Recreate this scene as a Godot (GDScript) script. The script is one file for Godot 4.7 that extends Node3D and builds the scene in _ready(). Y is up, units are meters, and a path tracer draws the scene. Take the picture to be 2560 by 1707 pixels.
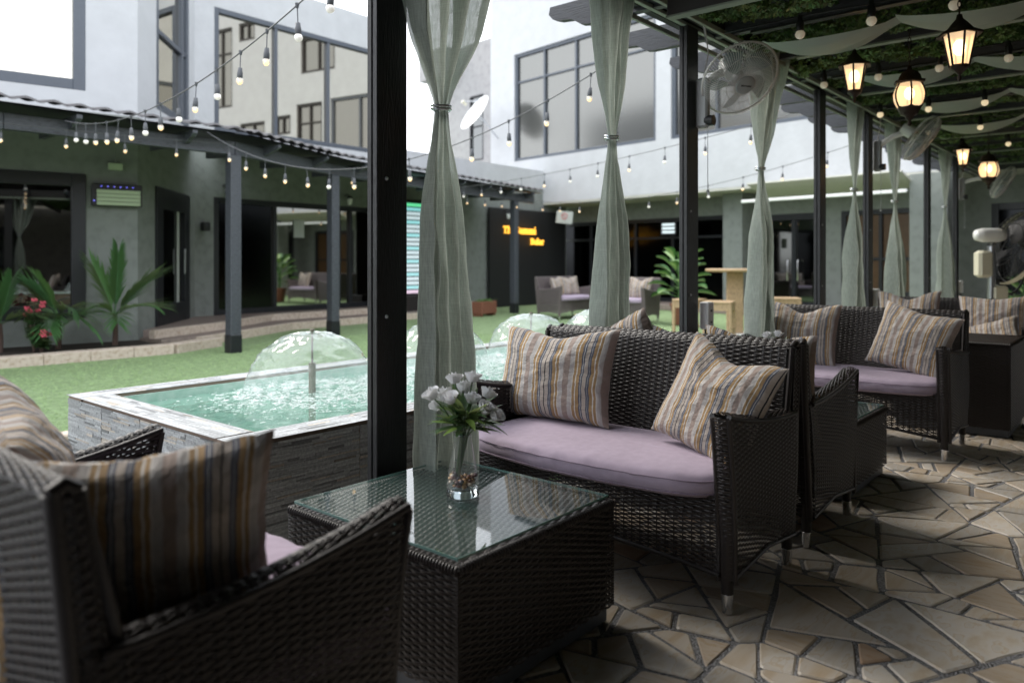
extends Node3D

# ---------------------------------------------------------------- mesh builder
class MB:
	var V := PackedVector3Array()
	var U := PackedVector2Array()
	var C := PackedColorArray()
	var I := PackedInt32Array()
	var tint := Color(1, 1, 1)
	var coloured := false

	func vert(p: Vector3, uv := Vector2.ZERO) -> int:
		V.append(p)
		U.append(uv)
		C.append(tint)
		return V.size() - 1

	func tri(a: int, b: int, c: int) -> void:
		I.append(a)
		I.append(b)
		I.append(c)

	# corners clockwise as seen from the front
	func quad(a: Vector3, b: Vector3, c: Vector3, d: Vector3, u0 := Vector2(0, 0), u1 := Vector2(1, 0), u2 := Vector2(1, 1), u3 := Vector2(0, 1)) -> void:
		var i := vert(a, u0)
		vert(b, u1)
		vert(c, u2)
		vert(d, u3)
		tri(i, i + 1, i + 2)
		tri(i, i + 2, i + 3)

	func tri3(a: Vector3, b: Vector3, c: Vector3) -> void:
		var i := vert(a)
		vert(b)
		vert(c)
		tri(i, i + 1, i + 2)

	func box(c: Vector3, s: Vector3, b := Basis.IDENTITY) -> void:
		var h := s * 0.5
		for ax in 3:
			for sg: float in [-1.0, 1.0]:
				var n := Vector3.ZERO
				n[ax] = sg
				var t1 := Vector3.ZERO
				t1[(ax + 1) % 3] = 1.0
				var t2 := n.cross(t1)
				var o := n * h
				var a := t1 * h
				var e := t2 * h
				quad(c + b * (o - a + e), c + b * (o + a + e), c + b * (o + a - e), c + b * (o - a - e))

	# box with chamfered edges: three interpenetration-free shells joined by hull rings
	func cbox(c: Vector3, s: Vector3, ch := 0.006, b := Basis.IDENTITY) -> void:
		var h := s * 0.5
		var k := minf(ch, minf(h.x, minf(h.y, h.z)) * 0.45)
		var ring := func(y: float, ins: float) -> PackedVector3Array:
			var r := PackedVector3Array()
			var x := h.x - ins
			var z := h.z - ins
			var q := k * 0.9
			for p: Vector2 in [Vector2(-x + q, -z), Vector2(x - q, -z), Vector2(x, -z + q), Vector2(x, z - q), Vector2(x - q, z), Vector2(-x + q, z), Vector2(-x, z - q), Vector2(-x, -z + q)]:
				r.append(c + b * Vector3(p.x, y, p.y))
			return r
		var rings: Array = [ring.call(-h.y, k), ring.call(-h.y + k, 0.0), ring.call(h.y - k, 0.0), ring.call(h.y, k)]
		for j in 3:
			for i in 8:
				var n := (i + 1) % 8
				quad(rings[j][i], rings[j][n], rings[j + 1][n], rings[j + 1][i])
		for i in range(1, 7):
			tri3(rings[3][0], rings[3][i], rings[3][i + 1])
			tri3(rings[0][0], rings[0][i + 1], rings[0][i])

	# rows of points, smooth; wrap joins last column with first
	func grid(rows: Array, wrap := false, us := 1.0, vs := 1.0) -> void:
		var n: int = rows[0].size()
		var base := V.size()
		var m := n + (1 if wrap else 0)
		for j in rows.size():
			for i in m:
				vert(rows[j][i % n], Vector2(us * i / float(m - 1), vs * j / float(maxi(1, rows.size() - 1))))
		for j in rows.size() - 1:
			for i in m - 1:
				var a := base + j * m + i
				tri(a, a + m, a + m + 1)
				tri(a, a + m + 1, a + 1)

	func tube(pts: PackedVector3Array, r0: float, r1 := -1.0, n := 6, caps := true) -> void:
		if r1 < 0.0:
			r1 = r0
		var rows := []
		var up := Vector3.UP
		var last := Vector3.ZERO
		for j in pts.size():
			var d := (pts[mini(j + 1, pts.size() - 1)] - pts[maxi(j - 1, 0)]).normalized()
			if j == 0:
				last = (up if absf(d.y) < 0.9 else Vector3.RIGHT)
			var x := d.cross(last).normalized()
			var y := x.cross(d).normalized()
			last = y
			var r := lerpf(r0, r1, j / float(maxi(1, pts.size() - 1)))
			var ring := PackedVector3Array()
			for i in n:
				var a := -TAU * i / n
				ring.append(pts[j] + (x * cos(a) + y * sin(a)) * r)
			rows.append(ring)
		grid(rows, true)
		if caps:
			for e in 2:
				var ring: PackedVector3Array = rows[0] if e == 0 else rows[rows.size() - 1]
				for i in range(1, n - 1):
					if e == 1:
						tri3(ring[0], ring[i], ring[i + 1])
					else:
						tri3(ring[0], ring[i + 1], ring[i])

	# profile of (radius, height), bottom to top
	func lathe(prof: Array, n: int, xf := Transform3D.IDENTITY) -> void:
		var rows := []
		for p: Vector2 in prof:
			var ring := PackedVector3Array()
			for i in n:
				var a := TAU * i / n
				ring.append(xf * Vector3(cos(a) * p.x, p.y, -sin(a) * p.x))
			rows.append(ring)
		grid(rows, true)

	# flat polygon (x, z) extruded from y0 to y1
	func prism(poly: PackedVector2Array, y0: float, y1: float, xf := Transform3D.IDENTITY) -> void:
		var p := poly.duplicate()
		var area := 0.0
		for i in p.size():
			area += p[i].cross(p[(i + 1) % p.size()])
		if area < 0.0:
			p.reverse()
		var ids := Geometry2D.triangulate_polygon(p)
		for k in range(0, ids.size(), 3):
			var a := p[ids[k]]
			var b := p[ids[k + 1]]
			var c := p[ids[k + 2]]
			if (b - a).cross(c - a) < 0.0:
				var t := b
				b = c
				c = t
			tri3(xf * Vector3(a.x, y1, a.y), xf * Vector3(b.x, y1, b.y), xf * Vector3(c.x, y1, c.y))
			tri3(xf * Vector3(a.x, y0, a.y), xf * Vector3(c.x, y0, c.y), xf * Vector3(b.x, y0, b.y))
		for i in p.size():
			var a := p[i]
			var b := p[(i + 1) % p.size()]
			quad(xf * Vector3(a.x, y0, a.y), xf * Vector3(b.x, y0, b.y), xf * Vector3(b.x, y1, b.y), xf * Vector3(a.x, y1, a.y))

	func ball(c: Vector3, r: float, n := 8, sq := Vector3.ONE) -> void:
		var rows := []
		for j in n / 2 + 1:
			var t := -PI / 2 + PI * j / float(n / 2)
			var ring := PackedVector3Array()
			for i in n:
				var a := TAU * i / n
				ring.append(c + Vector3(cos(t) * cos(a), sin(t), -cos(t) * sin(a)) * r * sq)
			rows.append(ring)
		grid(rows, true)

	func commit() -> ArrayMesh:
		var N := PackedVector3Array()
		N.resize(V.size())
		for k in range(0, I.size(), 3):
			var a := I[k]
			var b := I[k + 1]
			var c := I[k + 2]
			var n := (V[c] - V[a]).cross(V[b] - V[a])
			N[a] += n
			N[b] += n
			N[c] += n
		for i in N.size():
			N[i] = N[i].normalized()
		var arr := []
		arr.resize(Mesh.ARRAY_MAX)
		arr[Mesh.ARRAY_VERTEX] = V
		arr[Mesh.ARRAY_NORMAL] = N
		arr[Mesh.ARRAY_TEX_UV] = U
		if coloured:
			arr[Mesh.ARRAY_COLOR] = C
		arr[Mesh.ARRAY_INDEX] = I
		var m := ArrayMesh.new()
		m.add_surface_from_arrays(Mesh.PRIMITIVE_TRIANGLES, arr)
		return m

# ---------------------------------------------------------------- helpers
var names := {}
var M := {}
var rng := RandomNumberGenerator.new()
var noise := FastNoiseLite.new()

# v runs along the pergola, u across it towards the courtyard, h is up
func P(v: float, u: float, h: float) -> Vector3:
	return Vector3(v, h, -u)

func rnd(a: float, b: float) -> float:
	return rng.randf_range(a, b)

func lin(r: float, g: float, b: float) -> Color:
	return Color(r, g, b).linear_to_srgb()

func numbered(n: String) -> String:
	if not names.has(n):
		names[n] = 0
		return n
	names[n] += 1
	return "%s_%03d" % [n, names[n]]

func put(called: String, mesh: Mesh, m: Material, parent: Node3D) -> MeshInstance3D:
	var o := MeshInstance3D.new()
	o.name = called if parent != self else numbered(called)
	o.mesh = mesh
	o.material_override = m
	parent.add_child(o, true)
	return o

func part(called: String, mb: MB, m: Material, parent: Node3D) -> MeshInstance3D:
	return put(called, mb.commit(), m, parent)

func tag(o: Node3D, label: String, category: String, group := "", kind := "") -> Node3D:
	o.set_meta("label", label)
	o.set_meta("category", category)
	if group != "":
		o.set_meta("group", group)
	if kind != "":
		o.set_meta("kind", kind)
	return o

func thing(called: String, label: String, category: String, at := Vector3.ZERO, turn := 0.0, group := "") -> Node3D:
	var o := Node3D.new()
	o.name = numbered(called)
	add_child(o)
	o.position = at
	o.rotation.y = turn
	tag(o, label, category, group)
	return o

func copy_of(root: Node3D, called: String, label: String, at: Vector3, turn := 0.0) -> Node3D:
	var r: Node3D = root.duplicate()
	r.name = numbered(called)
	add_child(r)
	r.position = at
	r.rotation.y = turn
	r.set_meta("label", label)
	return r

func structure(called: String, mb: MB, m: Material, label: String, category: String) -> MeshInstance3D:
	var o := part(called, mb, m, self)
	tag(o, label, category, "", "structure")
	return o

func mat(c: Color, rough := 0.6, metal := 0.0, spec := 0.5) -> StandardMaterial3D:
	var m := StandardMaterial3D.new()
	m.albedo_color = c
	m.roughness = rough
	m.metallic = metal
	m.metallic_specular = spec
	return m

func noise_tex(freq: float, size: int, ramp: Array, type := FastNoiseLite.TYPE_SIMPLEX_SMOOTH, oct := 4, sd := 1) -> NoiseTexture2D:
	var n := FastNoiseLite.new()
	n.noise_type = type
	n.frequency = freq
	n.fractal_octaves = oct
	n.seed = sd
	var t := NoiseTexture2D.new()
	t.width = size
	t.height = size
	t.seamless = true
	t.noise = n
	if ramp.size():
		var g := Gradient.new()
		g.offsets = PackedFloat32Array(ramp.map(func(x): return x[0]))
		g.colors = PackedColorArray(ramp.map(func(x): return x[1]))
		t.color_ramp = g
	return t

func tri_mat(m: StandardMaterial3D, tex: Texture2D, scale: float, bump: Texture2D = null, bump_cm := 0.1, world := true) -> StandardMaterial3D:
	m.albedo_texture = tex
	m.uv1_triplanar = true
	m.uv1_world_triplanar = world
	m.uv1_scale = Vector3(scale, scale, scale)
	if bump:
		m.heightmap_enabled = true
		m.heightmap_texture = bump
		m.heightmap_scale = bump_cm
	return m

func grey(v: float) -> Color:
	return Color(v, v, v)

func glow(c: Color, e: float, base := Color(0.8, 0.8, 0.8)) -> StandardMaterial3D:
	var m := mat(base, 0.4)
	m.emission_enabled = true
	m.emission = c
	m.emission_energy_multiplier = e
	return m

func sag(a: Vector3, b: Vector3, drop: float, n: int) -> PackedVector3Array:
	var r := PackedVector3Array()
	for i in n + 1:
		var t := i / float(n)
		r.append(a.lerp(b, t) - Vector3(0, drop * 4.0 * t * (1.0 - t), 0))
	return r

func materials() -> void:
	var fine := noise_tex(0.08, 256, [], FastNoiseLite.TYPE_SIMPLEX_SMOOTH, 4, 3)
	var soft := noise_tex(0.012, 512, [[0.0, grey(0.95)], [1.0, grey(1.0)]], FastNoiseLite.TYPE_SIMPLEX_SMOOTH, 5, 5)
	var stain := noise_tex(0.02, 512, [[0.0, grey(0.86)], [0.5, grey(0.97)], [1.0, grey(1.0)]], FastNoiseLite.TYPE_SIMPLEX_SMOOTH, 5, 9)
	M.render_white = tri_mat(mat(lin(0.525, 0.54, 0.56), 0.85), soft, 0.35, fine, 0.35)
	M.render_grey = tri_mat(mat(lin(0.36, 0.355, 0.36), 0.85), stain, 0.35, fine, 0.3)
	M.wall_grey = tri_mat(mat(lin(0.22, 0.24, 0.225), 0.8), stain, 0.5, fine, 0.2)
	M.wall_beige = tri_mat(mat(lin(0.46, 0.43, 0.37), 0.85), stain, 0.35, fine, 0.3)
	M.soffit = tri_mat(mat(lin(0.50, 0.50, 0.44), 0.8), soft, 0.5)
	M.frame = tri_mat(mat(lin(0.085, 0.10, 0.125), 0.45), soft, 1.5)
	M.dark_frame = tri_mat(mat(lin(0.012, 0.014, 0.018), 0.4), soft, 1.5)
	M.dark_wall = tri_mat(mat(lin(0.010, 0.011, 0.012), 0.7), stain, 0.8)
	M.brown_panel = tri_mat(mat(lin(0.022, 0.018, 0.017), 0.55), stain, 0.8)
	M.mirror_upper = mat(lin(0.66, 0.63, 0.56), 0.02, 1.0)
	M.mirror_tint = mat(lin(0.40, 0.40, 0.38), 0.03, 1.0)
	M.mirror_haze = mat(lin(0.19, 0.19, 0.18), 0.2, 1.0)
	M.amber_blind = tri_mat(mat(lin(0.10, 0.055, 0.025), 0.3), stain, 1.0)
	M.mirror_dark = mat(lin(0.17, 0.175, 0.175), 0.02, 1.0)
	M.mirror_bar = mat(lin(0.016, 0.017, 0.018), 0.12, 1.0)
	# painted timber with a grain
	var grain := noise_tex(0.03, 512, [[0.0, grey(0.55)], [0.45, grey(0.9)], [1.0, grey(1.0)]], FastNoiseLite.TYPE_SIMPLEX_SMOOTH, 5, 11)
	M.post = tri_mat(mat(lin(0.013, 0.0135, 0.0155), 0.42), grain, 1.0, fine, 0.12)
	M.post.uv1_scale = Vector3(6, 0.7, 6)
	M.rafter = tri_mat(mat(lin(0.055, 0.058, 0.068), 0.55), grain, 1.0, grain, 0.3)
	M.rafter.uv1_scale = Vector3(6, 6, 0.6)
	M.ceiling_timber = tri_mat(mat(lin(0.012, 0.0125, 0.013), 0.6), grain, 1.0, fine, 0.1)
	M.rail = mat(lin(0.20, 0.23, 0.19), 0.5)
	M.fascia = tri_mat(mat(lin(0.075, 0.083, 0.10), 0.5), grain, 0.8)
	M.fascia.uv1_scale = Vector3(0.7, 4, 0.7)
	M.roof_tile = tri_mat(mat(lin(0.13, 0.125, 0.13), 0.7), stain, 1.2)
	# wicker
	var rough := noise_tex(0.05, 256, [[0.0, grey(0.72)], [1.0, grey(1.0)]], FastNoiseLite.TYPE_SIMPLEX_SMOOTH, 3, 21)
	M.wicker = tri_mat(mat(lin(0.031, 0.024, 0.0225), 0.42, 0.0, 0.5), rough, 6.0)
	M.wicker_taupe = tri_mat(mat(lin(0.20, 0.165, 0.165), 0.5), rough, 6.0)
	M.wrap = tri_mat(mat(lin(0.026, 0.021, 0.021), 0.45), rough, 9.0)
	M.wrap_taupe = M.wicker_taupe
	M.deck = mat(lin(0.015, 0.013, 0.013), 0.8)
	M.chrome = mat(lin(0.75, 0.75, 0.77), 0.16, 1.0)
	M.steel = mat(lin(0.55, 0.57, 0.6), 0.3, 1.0)
	# fabrics
	var weave_b := noise_tex(0.35, 256, [], FastNoiseLite.TYPE_SIMPLEX, 2, 31)
	M.cushion = tri_mat(mat(lin(0.41, 0.335, 0.425), 0.9), noise_tex(0.03, 256, [[0.0, grey(0.93)], [1.0, grey(1.0)]], FastNoiseLite.TYPE_SIMPLEX_SMOOTH, 3, 33), 3.0, weave_b, 0.03, false)
	M.cushion.rim_enabled = true
	M.cushion.rim = 0.25
	M.seam = mat(lin(0.24, 0.19, 0.25), 0.9)
	M.pillow = mat(Color.WHITE, 0.92)
	M.pillow.albedo_texture = stripes()
	M.pillow.rim_enabled = true
	M.pillow.rim = 0.2
	M.pillow.heightmap_enabled = true
	M.pillow.heightmap_texture = noise_tex(0.02, 512, [], FastNoiseLite.TYPE_SIMPLEX_SMOOTH, 4, 35)
	M.pillow.heightmap_scale = 0.5
	M.curtain = mat(lin(0.545, 0.605, 0.55), 0.9)
	M.curtain.albedo_texture = gauze()
	M.curtain.backlight_enabled = true
	M.curtain.backlight = Color(1, 1, 1)
	M.curtain.transparency = BaseMaterial3D.TRANSPARENCY_ALPHA
	M.curtain.cull_mode = BaseMaterial3D.CULL_DISABLED
	M.swag = mat(M.curtain.albedo_color, 0.9)
	M.swag.backlight_enabled = true
	M.swag.backlight = Color(1, 1, 1)
	M.swag.cull_mode = BaseMaterial3D.CULL_DISABLED
	# ground
	var turf_c := noise_tex(0.25, 512, [[0.0, lin(0.25, 0.36, 0.15)], [0.5, lin(0.37, 0.52, 0.25)], [1.0, lin(0.46, 0.60, 0.34)]], FastNoiseLite.TYPE_SIMPLEX, 3, 41)
	M.turf = tri_mat(mat(Color.WHITE, 0.9), turf_c, 1.6, noise_tex(0.4, 512, [], FastNoiseLite.TYPE_SIMPLEX, 2, 43), 1.2)
	M.turf.detail_enabled = true
	M.turf.detail_blend_mode = BaseMaterial3D.BLEND_MODE_MUL
	M.turf.detail_albedo = noise_tex(0.01, 512, [[0.0, grey(0.80)], [1.0, grey(1.0)]], FastNoiseLite.TYPE_SIMPLEX_SMOOTH, 4, 45)
	M.mortar = tri_mat(mat(Color.WHITE, 0.85), noise_tex(0.09, 512, [[0.0, lin(0.13, 0.13, 0.135)], [0.55, lin(0.23, 0.23, 0.24)], [1.0, lin(0.40, 0.40, 0.41)]], FastNoiseLite.TYPE_SIMPLEX_SMOOTH, 5, 47), 1.3, noise_tex(0.15, 512, [], FastNoiseLite.TYPE_SIMPLEX_SMOOTH, 5, 48), 1.0)
	# sandstone slabs with rust-coloured bedding streaks
	var bed := noise_tex(0.012, 512, [[0.0, Color(0.92, 0.85, 0.75)], [0.42, Color(1, 0.985, 0.96)], [0.60, Color(1, 1, 1)], [0.66, Color(0.95, 0.89, 0.80)], [0.70, Color(1, 0.985, 0.96)], [1.0, Color(0.92, 0.91, 0.90)]], FastNoiseLite.TYPE_SIMPLEX_SMOOTH, 5, 51)
	for k in 5:
		var base: Color = [lin(0.53, 0.48, 0.42), lin(0.44, 0.325, 0.24), lin(0.62, 0.585, 0.54), lin(0.41, 0.39, 0.365), lin(0.49, 0.42, 0.345)][k]
		var m := tri_mat(mat(base, 0.44, 0.0, 0.5), bed, 1.0, noise_tex(0.06, 256, [], FastNoiseLite.TYPE_SIMPLEX_SMOOTH, 5, 60 + k), 0.06)
		m.uv1_scale = [Vector3(0.35, 1, 1.9), Vector3(1.7, 1, 0.4), Vector3(0.9, 1, 1.6), Vector3(0.5, 1, 2.2), Vector3(2.0, 1, 0.7)][k]
		M["stone_%d" % k] = m
	M.slate = mat(Color.WHITE, 0.55)
	M.slate.vertex_color_use_as_albedo = true
	M.slate.albedo_texture = noise_tex(0.06, 256, [[0.0, grey(0.75)], [1.0, grey(1.0)]], FastNoiseLite.TYPE_SIMPLEX_SMOOTH, 4, 71)
	M.slate.uv1_triplanar = true
	M.slate.uv1_world_triplanar = true
	M.slate.uv1_scale = Vector3(4, 4, 4)
	M.grout = mat(lin(0.24, 0.18, 0.14), 0.85)
	M.beige_stone = tri_mat(mat(lin(0.62, 0.54, 0.46), 0.7), noise_tex(0.03, 512, [[0.0, Color(0.78, 0.72, 0.66)], [0.5, Color(0.96, 0.95, 0.94)], [1.0, Color(1, 1, 1)]], FastNoiseLite.TYPE_SIMPLEX_SMOOTH, 5, 73), 0.9)
	M.deck_stone = tri_mat(mat(lin(0.34, 0.27, 0.235), 0.6), noise_tex(0.03, 512, [[0.0, grey(0.75)], [1.0, grey(1.0)]], FastNoiseLite.TYPE_SIMPLEX_SMOOTH, 5, 74), 0.9)
	M.soil = tri_mat(mat(lin(0.05, 0.035, 0.025), 0.95), noise_tex(0.1, 256, [[0.0, grey(0.5)], [1.0, grey(1.0)]], FastNoiseLite.TYPE_SIMPLEX_SMOOTH, 4, 75), 1.5)
	# water
	M.basin = tri_mat(mat(lin(0.74, 0.82, 0.775), 0.4), noise_tex(0.02, 512, [[0.0, Color(0.7, 0.85, 0.8)], [1.0, Color(1, 1, 1)]], FastNoiseLite.TYPE_CELLULAR, 3, 77), 1.1)
	M.water = mat(Color(0.66, 0.85, 0.78, 0.18), 0.03)
	M.water.transparency = BaseMaterial3D.TRANSPARENCY_ALPHA
	M.water.cull_mode = BaseMaterial3D.CULL_DISABLED
	M.dome = mat(Color(0.95, 0.98, 0.98, 0.14), 0.02)
	M.dome.transparency = BaseMaterial3D.TRANSPARENCY_ALPHA
	M.dome.cull_mode = BaseMaterial3D.CULL_DISABLED
	M.foam = mat(lin(0.86, 0.90, 0.89), 0.6)
	M.foam.cull_mode = BaseMaterial3D.CULL_DISABLED
	M.nozzle = mat(lin(0.19, 0.17, 0.13), 0.6)
	# glass
	M.table_glass = mat(Color(0.62, 0.82, 0.78, 0.06), 0.02)
	M.table_glass.transparency = BaseMaterial3D.TRANSPARENCY_ALPHA
	M.glass_edge = mat(lin(0.13, 0.24, 0.22), 0.1)
	M.glass_edge.emission_enabled = false
	M.vase = mat(Color(0.90, 0.93, 0.92, 0.08), 0.02)
	M.vase.transparency = BaseMaterial3D.TRANSPARENCY_ALPHA
	M.vase.cull_mode = BaseMaterial3D.CULL_DISABLED
	M.vase_base = mat(Color(0.85, 0.9, 0.92, 0.02), 0.02)
	M.vase_base.refraction_enabled = true
	M.vase_base.refraction_scale = 0.05
	# plants
	for k in 5:
		var cl: Color = [lin(0.045, 0.13, 0.045), lin(0.07, 0.17, 0.05), lin(0.03, 0.085, 0.035), lin(0.16, 0.27, 0.05), lin(0.24, 0.36, 0.16)][k]
		var m := mat(cl, 0.45)
		m.backlight_enabled = true
		m.backlight = Color(0.5, 0.55, 0.35)
		m.cull_mode = BaseMaterial3D.CULL_DISABLED
		M["leaf_%d" % k] = m
	M.variegated = mat(Color.WHITE, 0.4)
	M.variegated.albedo_texture = variegation()
	M.variegated.backlight_enabled = true
	M.variegated.backlight = Color(0.4, 0.45, 0.3)
	M.variegated.cull_mode = BaseMaterial3D.CULL_DISABLED
	M.boxwood = mat(Color.WHITE, 0.5)
	M.boxwood.vertex_color_use_as_albedo = true
	M.boxwood.cull_mode = BaseMaterial3D.CULL_DISABLED
	M.petal = mat(lin(0.72, 0.73, 0.75), 0.7)
	M.petal.backlight_enabled = true
	M.petal.backlight = Color(0.5, 0.5, 0.5)
	M.petal.cull_mode = BaseMaterial3D.CULL_DISABLED
	M.red_petal = mat(lin(0.62, 0.10, 0.14), 0.7)
	M.red_petal.cull_mode = BaseMaterial3D.CULL_DISABLED
	M.bark = tri_mat(mat(lin(0.14, 0.09, 0.075), 0.9), rough, 5.0)
	M.terracotta = tri_mat(mat(lin(0.22, 0.085, 0.05), 0.8), stain, 2.0)
	M.oak = tri_mat(mat(lin(0.56, 0.39, 0.23), 0.5), grain, 1.2)
	M.oak.uv1_scale = Vector3(5, 0.8, 5)
	M.white_plastic = mat(lin(0.78, 0.79, 0.78), 0.35)
	M.cream_plastic = mat(lin(0.60, 0.58, 0.46), 0.4)
	M.fan_grey = mat(lin(0.34, 0.355, 0.36), 0.4)
	M.blade = mat(Color(0.36, 0.44, 0.43, 0.72), 0.3)
	M.blade.transparency = BaseMaterial3D.TRANSPARENCY_ALPHA
	M.blade.cull_mode = BaseMaterial3D.CULL_DISABLED
	M.wire = mat(lin(0.62, 0.61, 0.59), 0.35)
	M.black = mat(lin(0.010, 0.010, 0.011), 0.45)
	M.cable = mat(lin(0.11, 0.11, 0.12), 0.6)
	M.socket = mat(lin(0.09, 0.095, 0.105), 0.5)
	M.iron = mat(lin(0.030, 0.018, 0.012), 0.42, 0.4)
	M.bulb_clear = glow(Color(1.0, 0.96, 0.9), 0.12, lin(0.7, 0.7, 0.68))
	M.bulb_warm = glow(Color(1.0, 0.80, 0.55), 0.55, lin(0.8, 0.65, 0.45))
	M.bulb_white = glow(Color(1.0, 0.92, 0.78), 0.05, lin(0.62, 0.60, 0.55))
	M.bulb_white_lit = glow(Color(1.0, 0.90, 0.72), 0.22, lin(0.7, 0.66, 0.55))
	M.lamp_core = glow(Color(1.0, 0.90, 0.70), 3.0, lin(0.8, 0.7, 0.5))
	M.lamp_pane = mat(Color(0.98, 0.88, 0.70, 0.70), 0.22)
	M.lamp_pane.transparency = BaseMaterial3D.TRANSPARENCY_ALPHA
	M.lamp_pane.emission_enabled = true
	M.lamp_pane.emission = Color(1.0, 0.89, 0.73)
	M.lamp_pane.emission_energy_multiplier = 0.24
	M.lamp_pane.cull_mode = BaseMaterial3D.CULL_DISABLED
	M.neon = glow(Color(1.0, 0.70, 0.22), 0.6, lin(0.8, 0.5, 0.1))
	M.led_blue = glow(Color(0.3, 0.28, 1.0), 0.5)
	M.louvre = mat(lin(0.45, 0.54, 0.38), 0.5)
	M.paper = mat(lin(0.42, 0.45, 0.42), 0.8)
	M.sign_red = mat(lin(0.5, 0.12, 0.12), 0.7)
	M.screen_blue = glow(Color(0.55, 0.95, 0.98), 0.2)
	M.screen_pink = glow(Color(0.98, 0.80, 0.93), 0.2)
	M.screen_white = glow(Color(0.86, 0.96, 1.0), 0.2)
	M.screen_green = glow(Color(0.30, 0.90, 0.62), 0.28)

# striped upholstery: sequence of band widths and colours across the cloth
func stripes() -> ImageTexture:
	var img := Image.create(1024, 256, false, Image.FORMAT_RGB8)
	var base := lin(0.46, 0.40, 0.35)
	var gold := lin(0.36, 0.235, 0.115)
	var white := lin(0.62, 0.60, 0.57)
	var blue := lin(0.105, 0.115, 0.15)
	var mauve := lin(0.33, 0.26, 0.225)
	var ink := lin(0.02, 0.02, 0.025)
	var pale := lin(0.47, 0.44, 0.42)
	var seq := [[14, base], [3, ink], [14, base], [6, blue], [1, white], [6, blue], [12, gold], [4, white], [9, gold], [3, white], [16, pale], [22, mauve], [16, pale], [3, white], [10, gold], [4, white], [12, gold], [6, blue], [2, white], [5, blue]]
	var total := 0.0
	for s in seq:
		total += s[0]
	var n := FastNoiseLite.new()
	n.frequency = 0.5
	n.seed = 4
	var cols := []
	for x in 1024:
		var p := fposmod(x / 1024.0 * 2.9 + 0.13, 1.0) * total
		var c := base
		for s in seq:
			if p < s[0]:
				c = s[1]
				break
			p -= s[0]
		cols.append(c)
	for y in 256:
		for x in 1024:
			var c: Color = cols[x]
			var k := 0.93 + 0.10 * n.get_noise_2d(x * 0.9, y * 1.6) + (0.03 if (x + y) % 2 == 0 else -0.02)
			img.set_pixel(x, y, Color(c.r * k, c.g * k, c.b * k))
	return ImageTexture.create_from_image(img)

# open-weave gauze: alpha between the threads
func gauze() -> ImageTexture:
	var img := Image.create(256, 512, false, Image.FORMAT_RGBA8)
	var n := FastNoiseLite.new()
	n.frequency = 0.09
	n.seed = 8
	for x in 256:
		for y in 512:
			var thread := 0.5 + 0.5 * n.get_noise_2d(x * 2.6, y * 0.10)
			var weft := 0.5 + 0.5 * n.get_noise_2d(x * 0.12 + 900.0, y * 2.2)
			var k := clampf(0.86 + 0.17 * (thread - 0.5) + 0.09 * (weft - 0.5), 0.0, 1.0)
			img.set_pixel(x, y, Color(k, k, k, clampf(0.93 + 0.16 * (thread - 0.5) + 0.10 * (weft - 0.5), 0.0, 1.0)))
	return ImageTexture.create_from_image(img)

# cream-splashed leaf, the tip at the top of the picture
func variegation() -> ImageTexture:
	var img := Image.create(128, 256, false, Image.FORMAT_RGB8)
	var n := FastNoiseLite.new()
	n.frequency = 0.03
	n.seed = 12
	var a := lin(0.05, 0.14, 0.04)
	var b := lin(0.36, 0.47, 0.22)
	for x in 128:
		for y in 256:
			var mid := absf(x - 63.5) / 64.0
			var k := clampf((0.62 - mid) * 3.0 + n.get_noise_2d(x * 3.0 + absf(x - 63.5), y * 1.4 - absf(x - 63.5) * 1.2) * 1.6, 0.0, 1.0)
			if mid < 0.04:
				k = 0.75
			img.set_pixel(x, y, a.lerp(b, k))
	return ImageTexture.create_from_image(img)

# ---------------------------------------------------------------- the setting
func set_up() -> void:
	rng.seed = 20240
	noise.seed = 7
	noise.frequency = 1.0
	var cam := Camera3D.new()
	cam.name = "camera"
	add_child(cam)
	cam.projection = Camera3D.PROJECTION_FRUSTUM
	cam.near = 0.05
	cam.far = 400.0
	cam.size = 2.0 * 0.448 * 0.05
	cam.frustum_offset = Vector2(0.0, -0.10514 * 0.05)
	cam.position = Vector3(0, 1.15, 0)
	cam.rotation.y = deg_to_rad(40.3 - 90.0)
	var lens := CameraAttributesPhysical.new()
	lens.frustum_focal_length = 26.8
	lens.frustum_focus_distance = 3.2
	lens.exposure_aperture = 2.0
	cam.attributes = lens
	var env := Environment.new()
	env.background_mode = Environment.BG_SKY
	var sky := Sky.new()
	var sm := ProceduralSkyMaterial.new()
	sm.sky_top_color = Color(0.95, 0.97, 1.0)
	sm.sky_horizon_color = Color(0.96, 0.97, 0.985)
	sm.ground_horizon_color = Color(0.5, 0.5, 0.5)
	sm.ground_bottom_color = Color(0.3, 0.3, 0.3)
	sm.sun_angle_max = 0.0
	sm.sky_energy_multiplier = 1.0
	sky.sky_material = sm
	env.sky = sky
	env.tonemap_mode = Environment.TONE_MAPPER_LINEAR
	env.tonemap_exposure = 3.1
	env.sdfgi_enabled = true
	env.ssao_enabled = true
	env.ssil_enabled = true
	var we := WorldEnvironment.new()
	we.name = "environment"
	we.environment = env
	add_child(we)
	var sun := DirectionalLight3D.new()
	sun.name = "overcast_sun"
	sun.light_energy = 0.40
	sun.light_angular_distance = 28.0
	sun.light_color = Color(1.0, 0.98, 0.95)
	sun.shadow_enabled = true
	add_child(sun)
	sun.position = Vector3(0, 20, 0)
	sun.look_at(Vector3(0, 20, 0) + Vector3(0.0, -0.86, 0.98))

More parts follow.
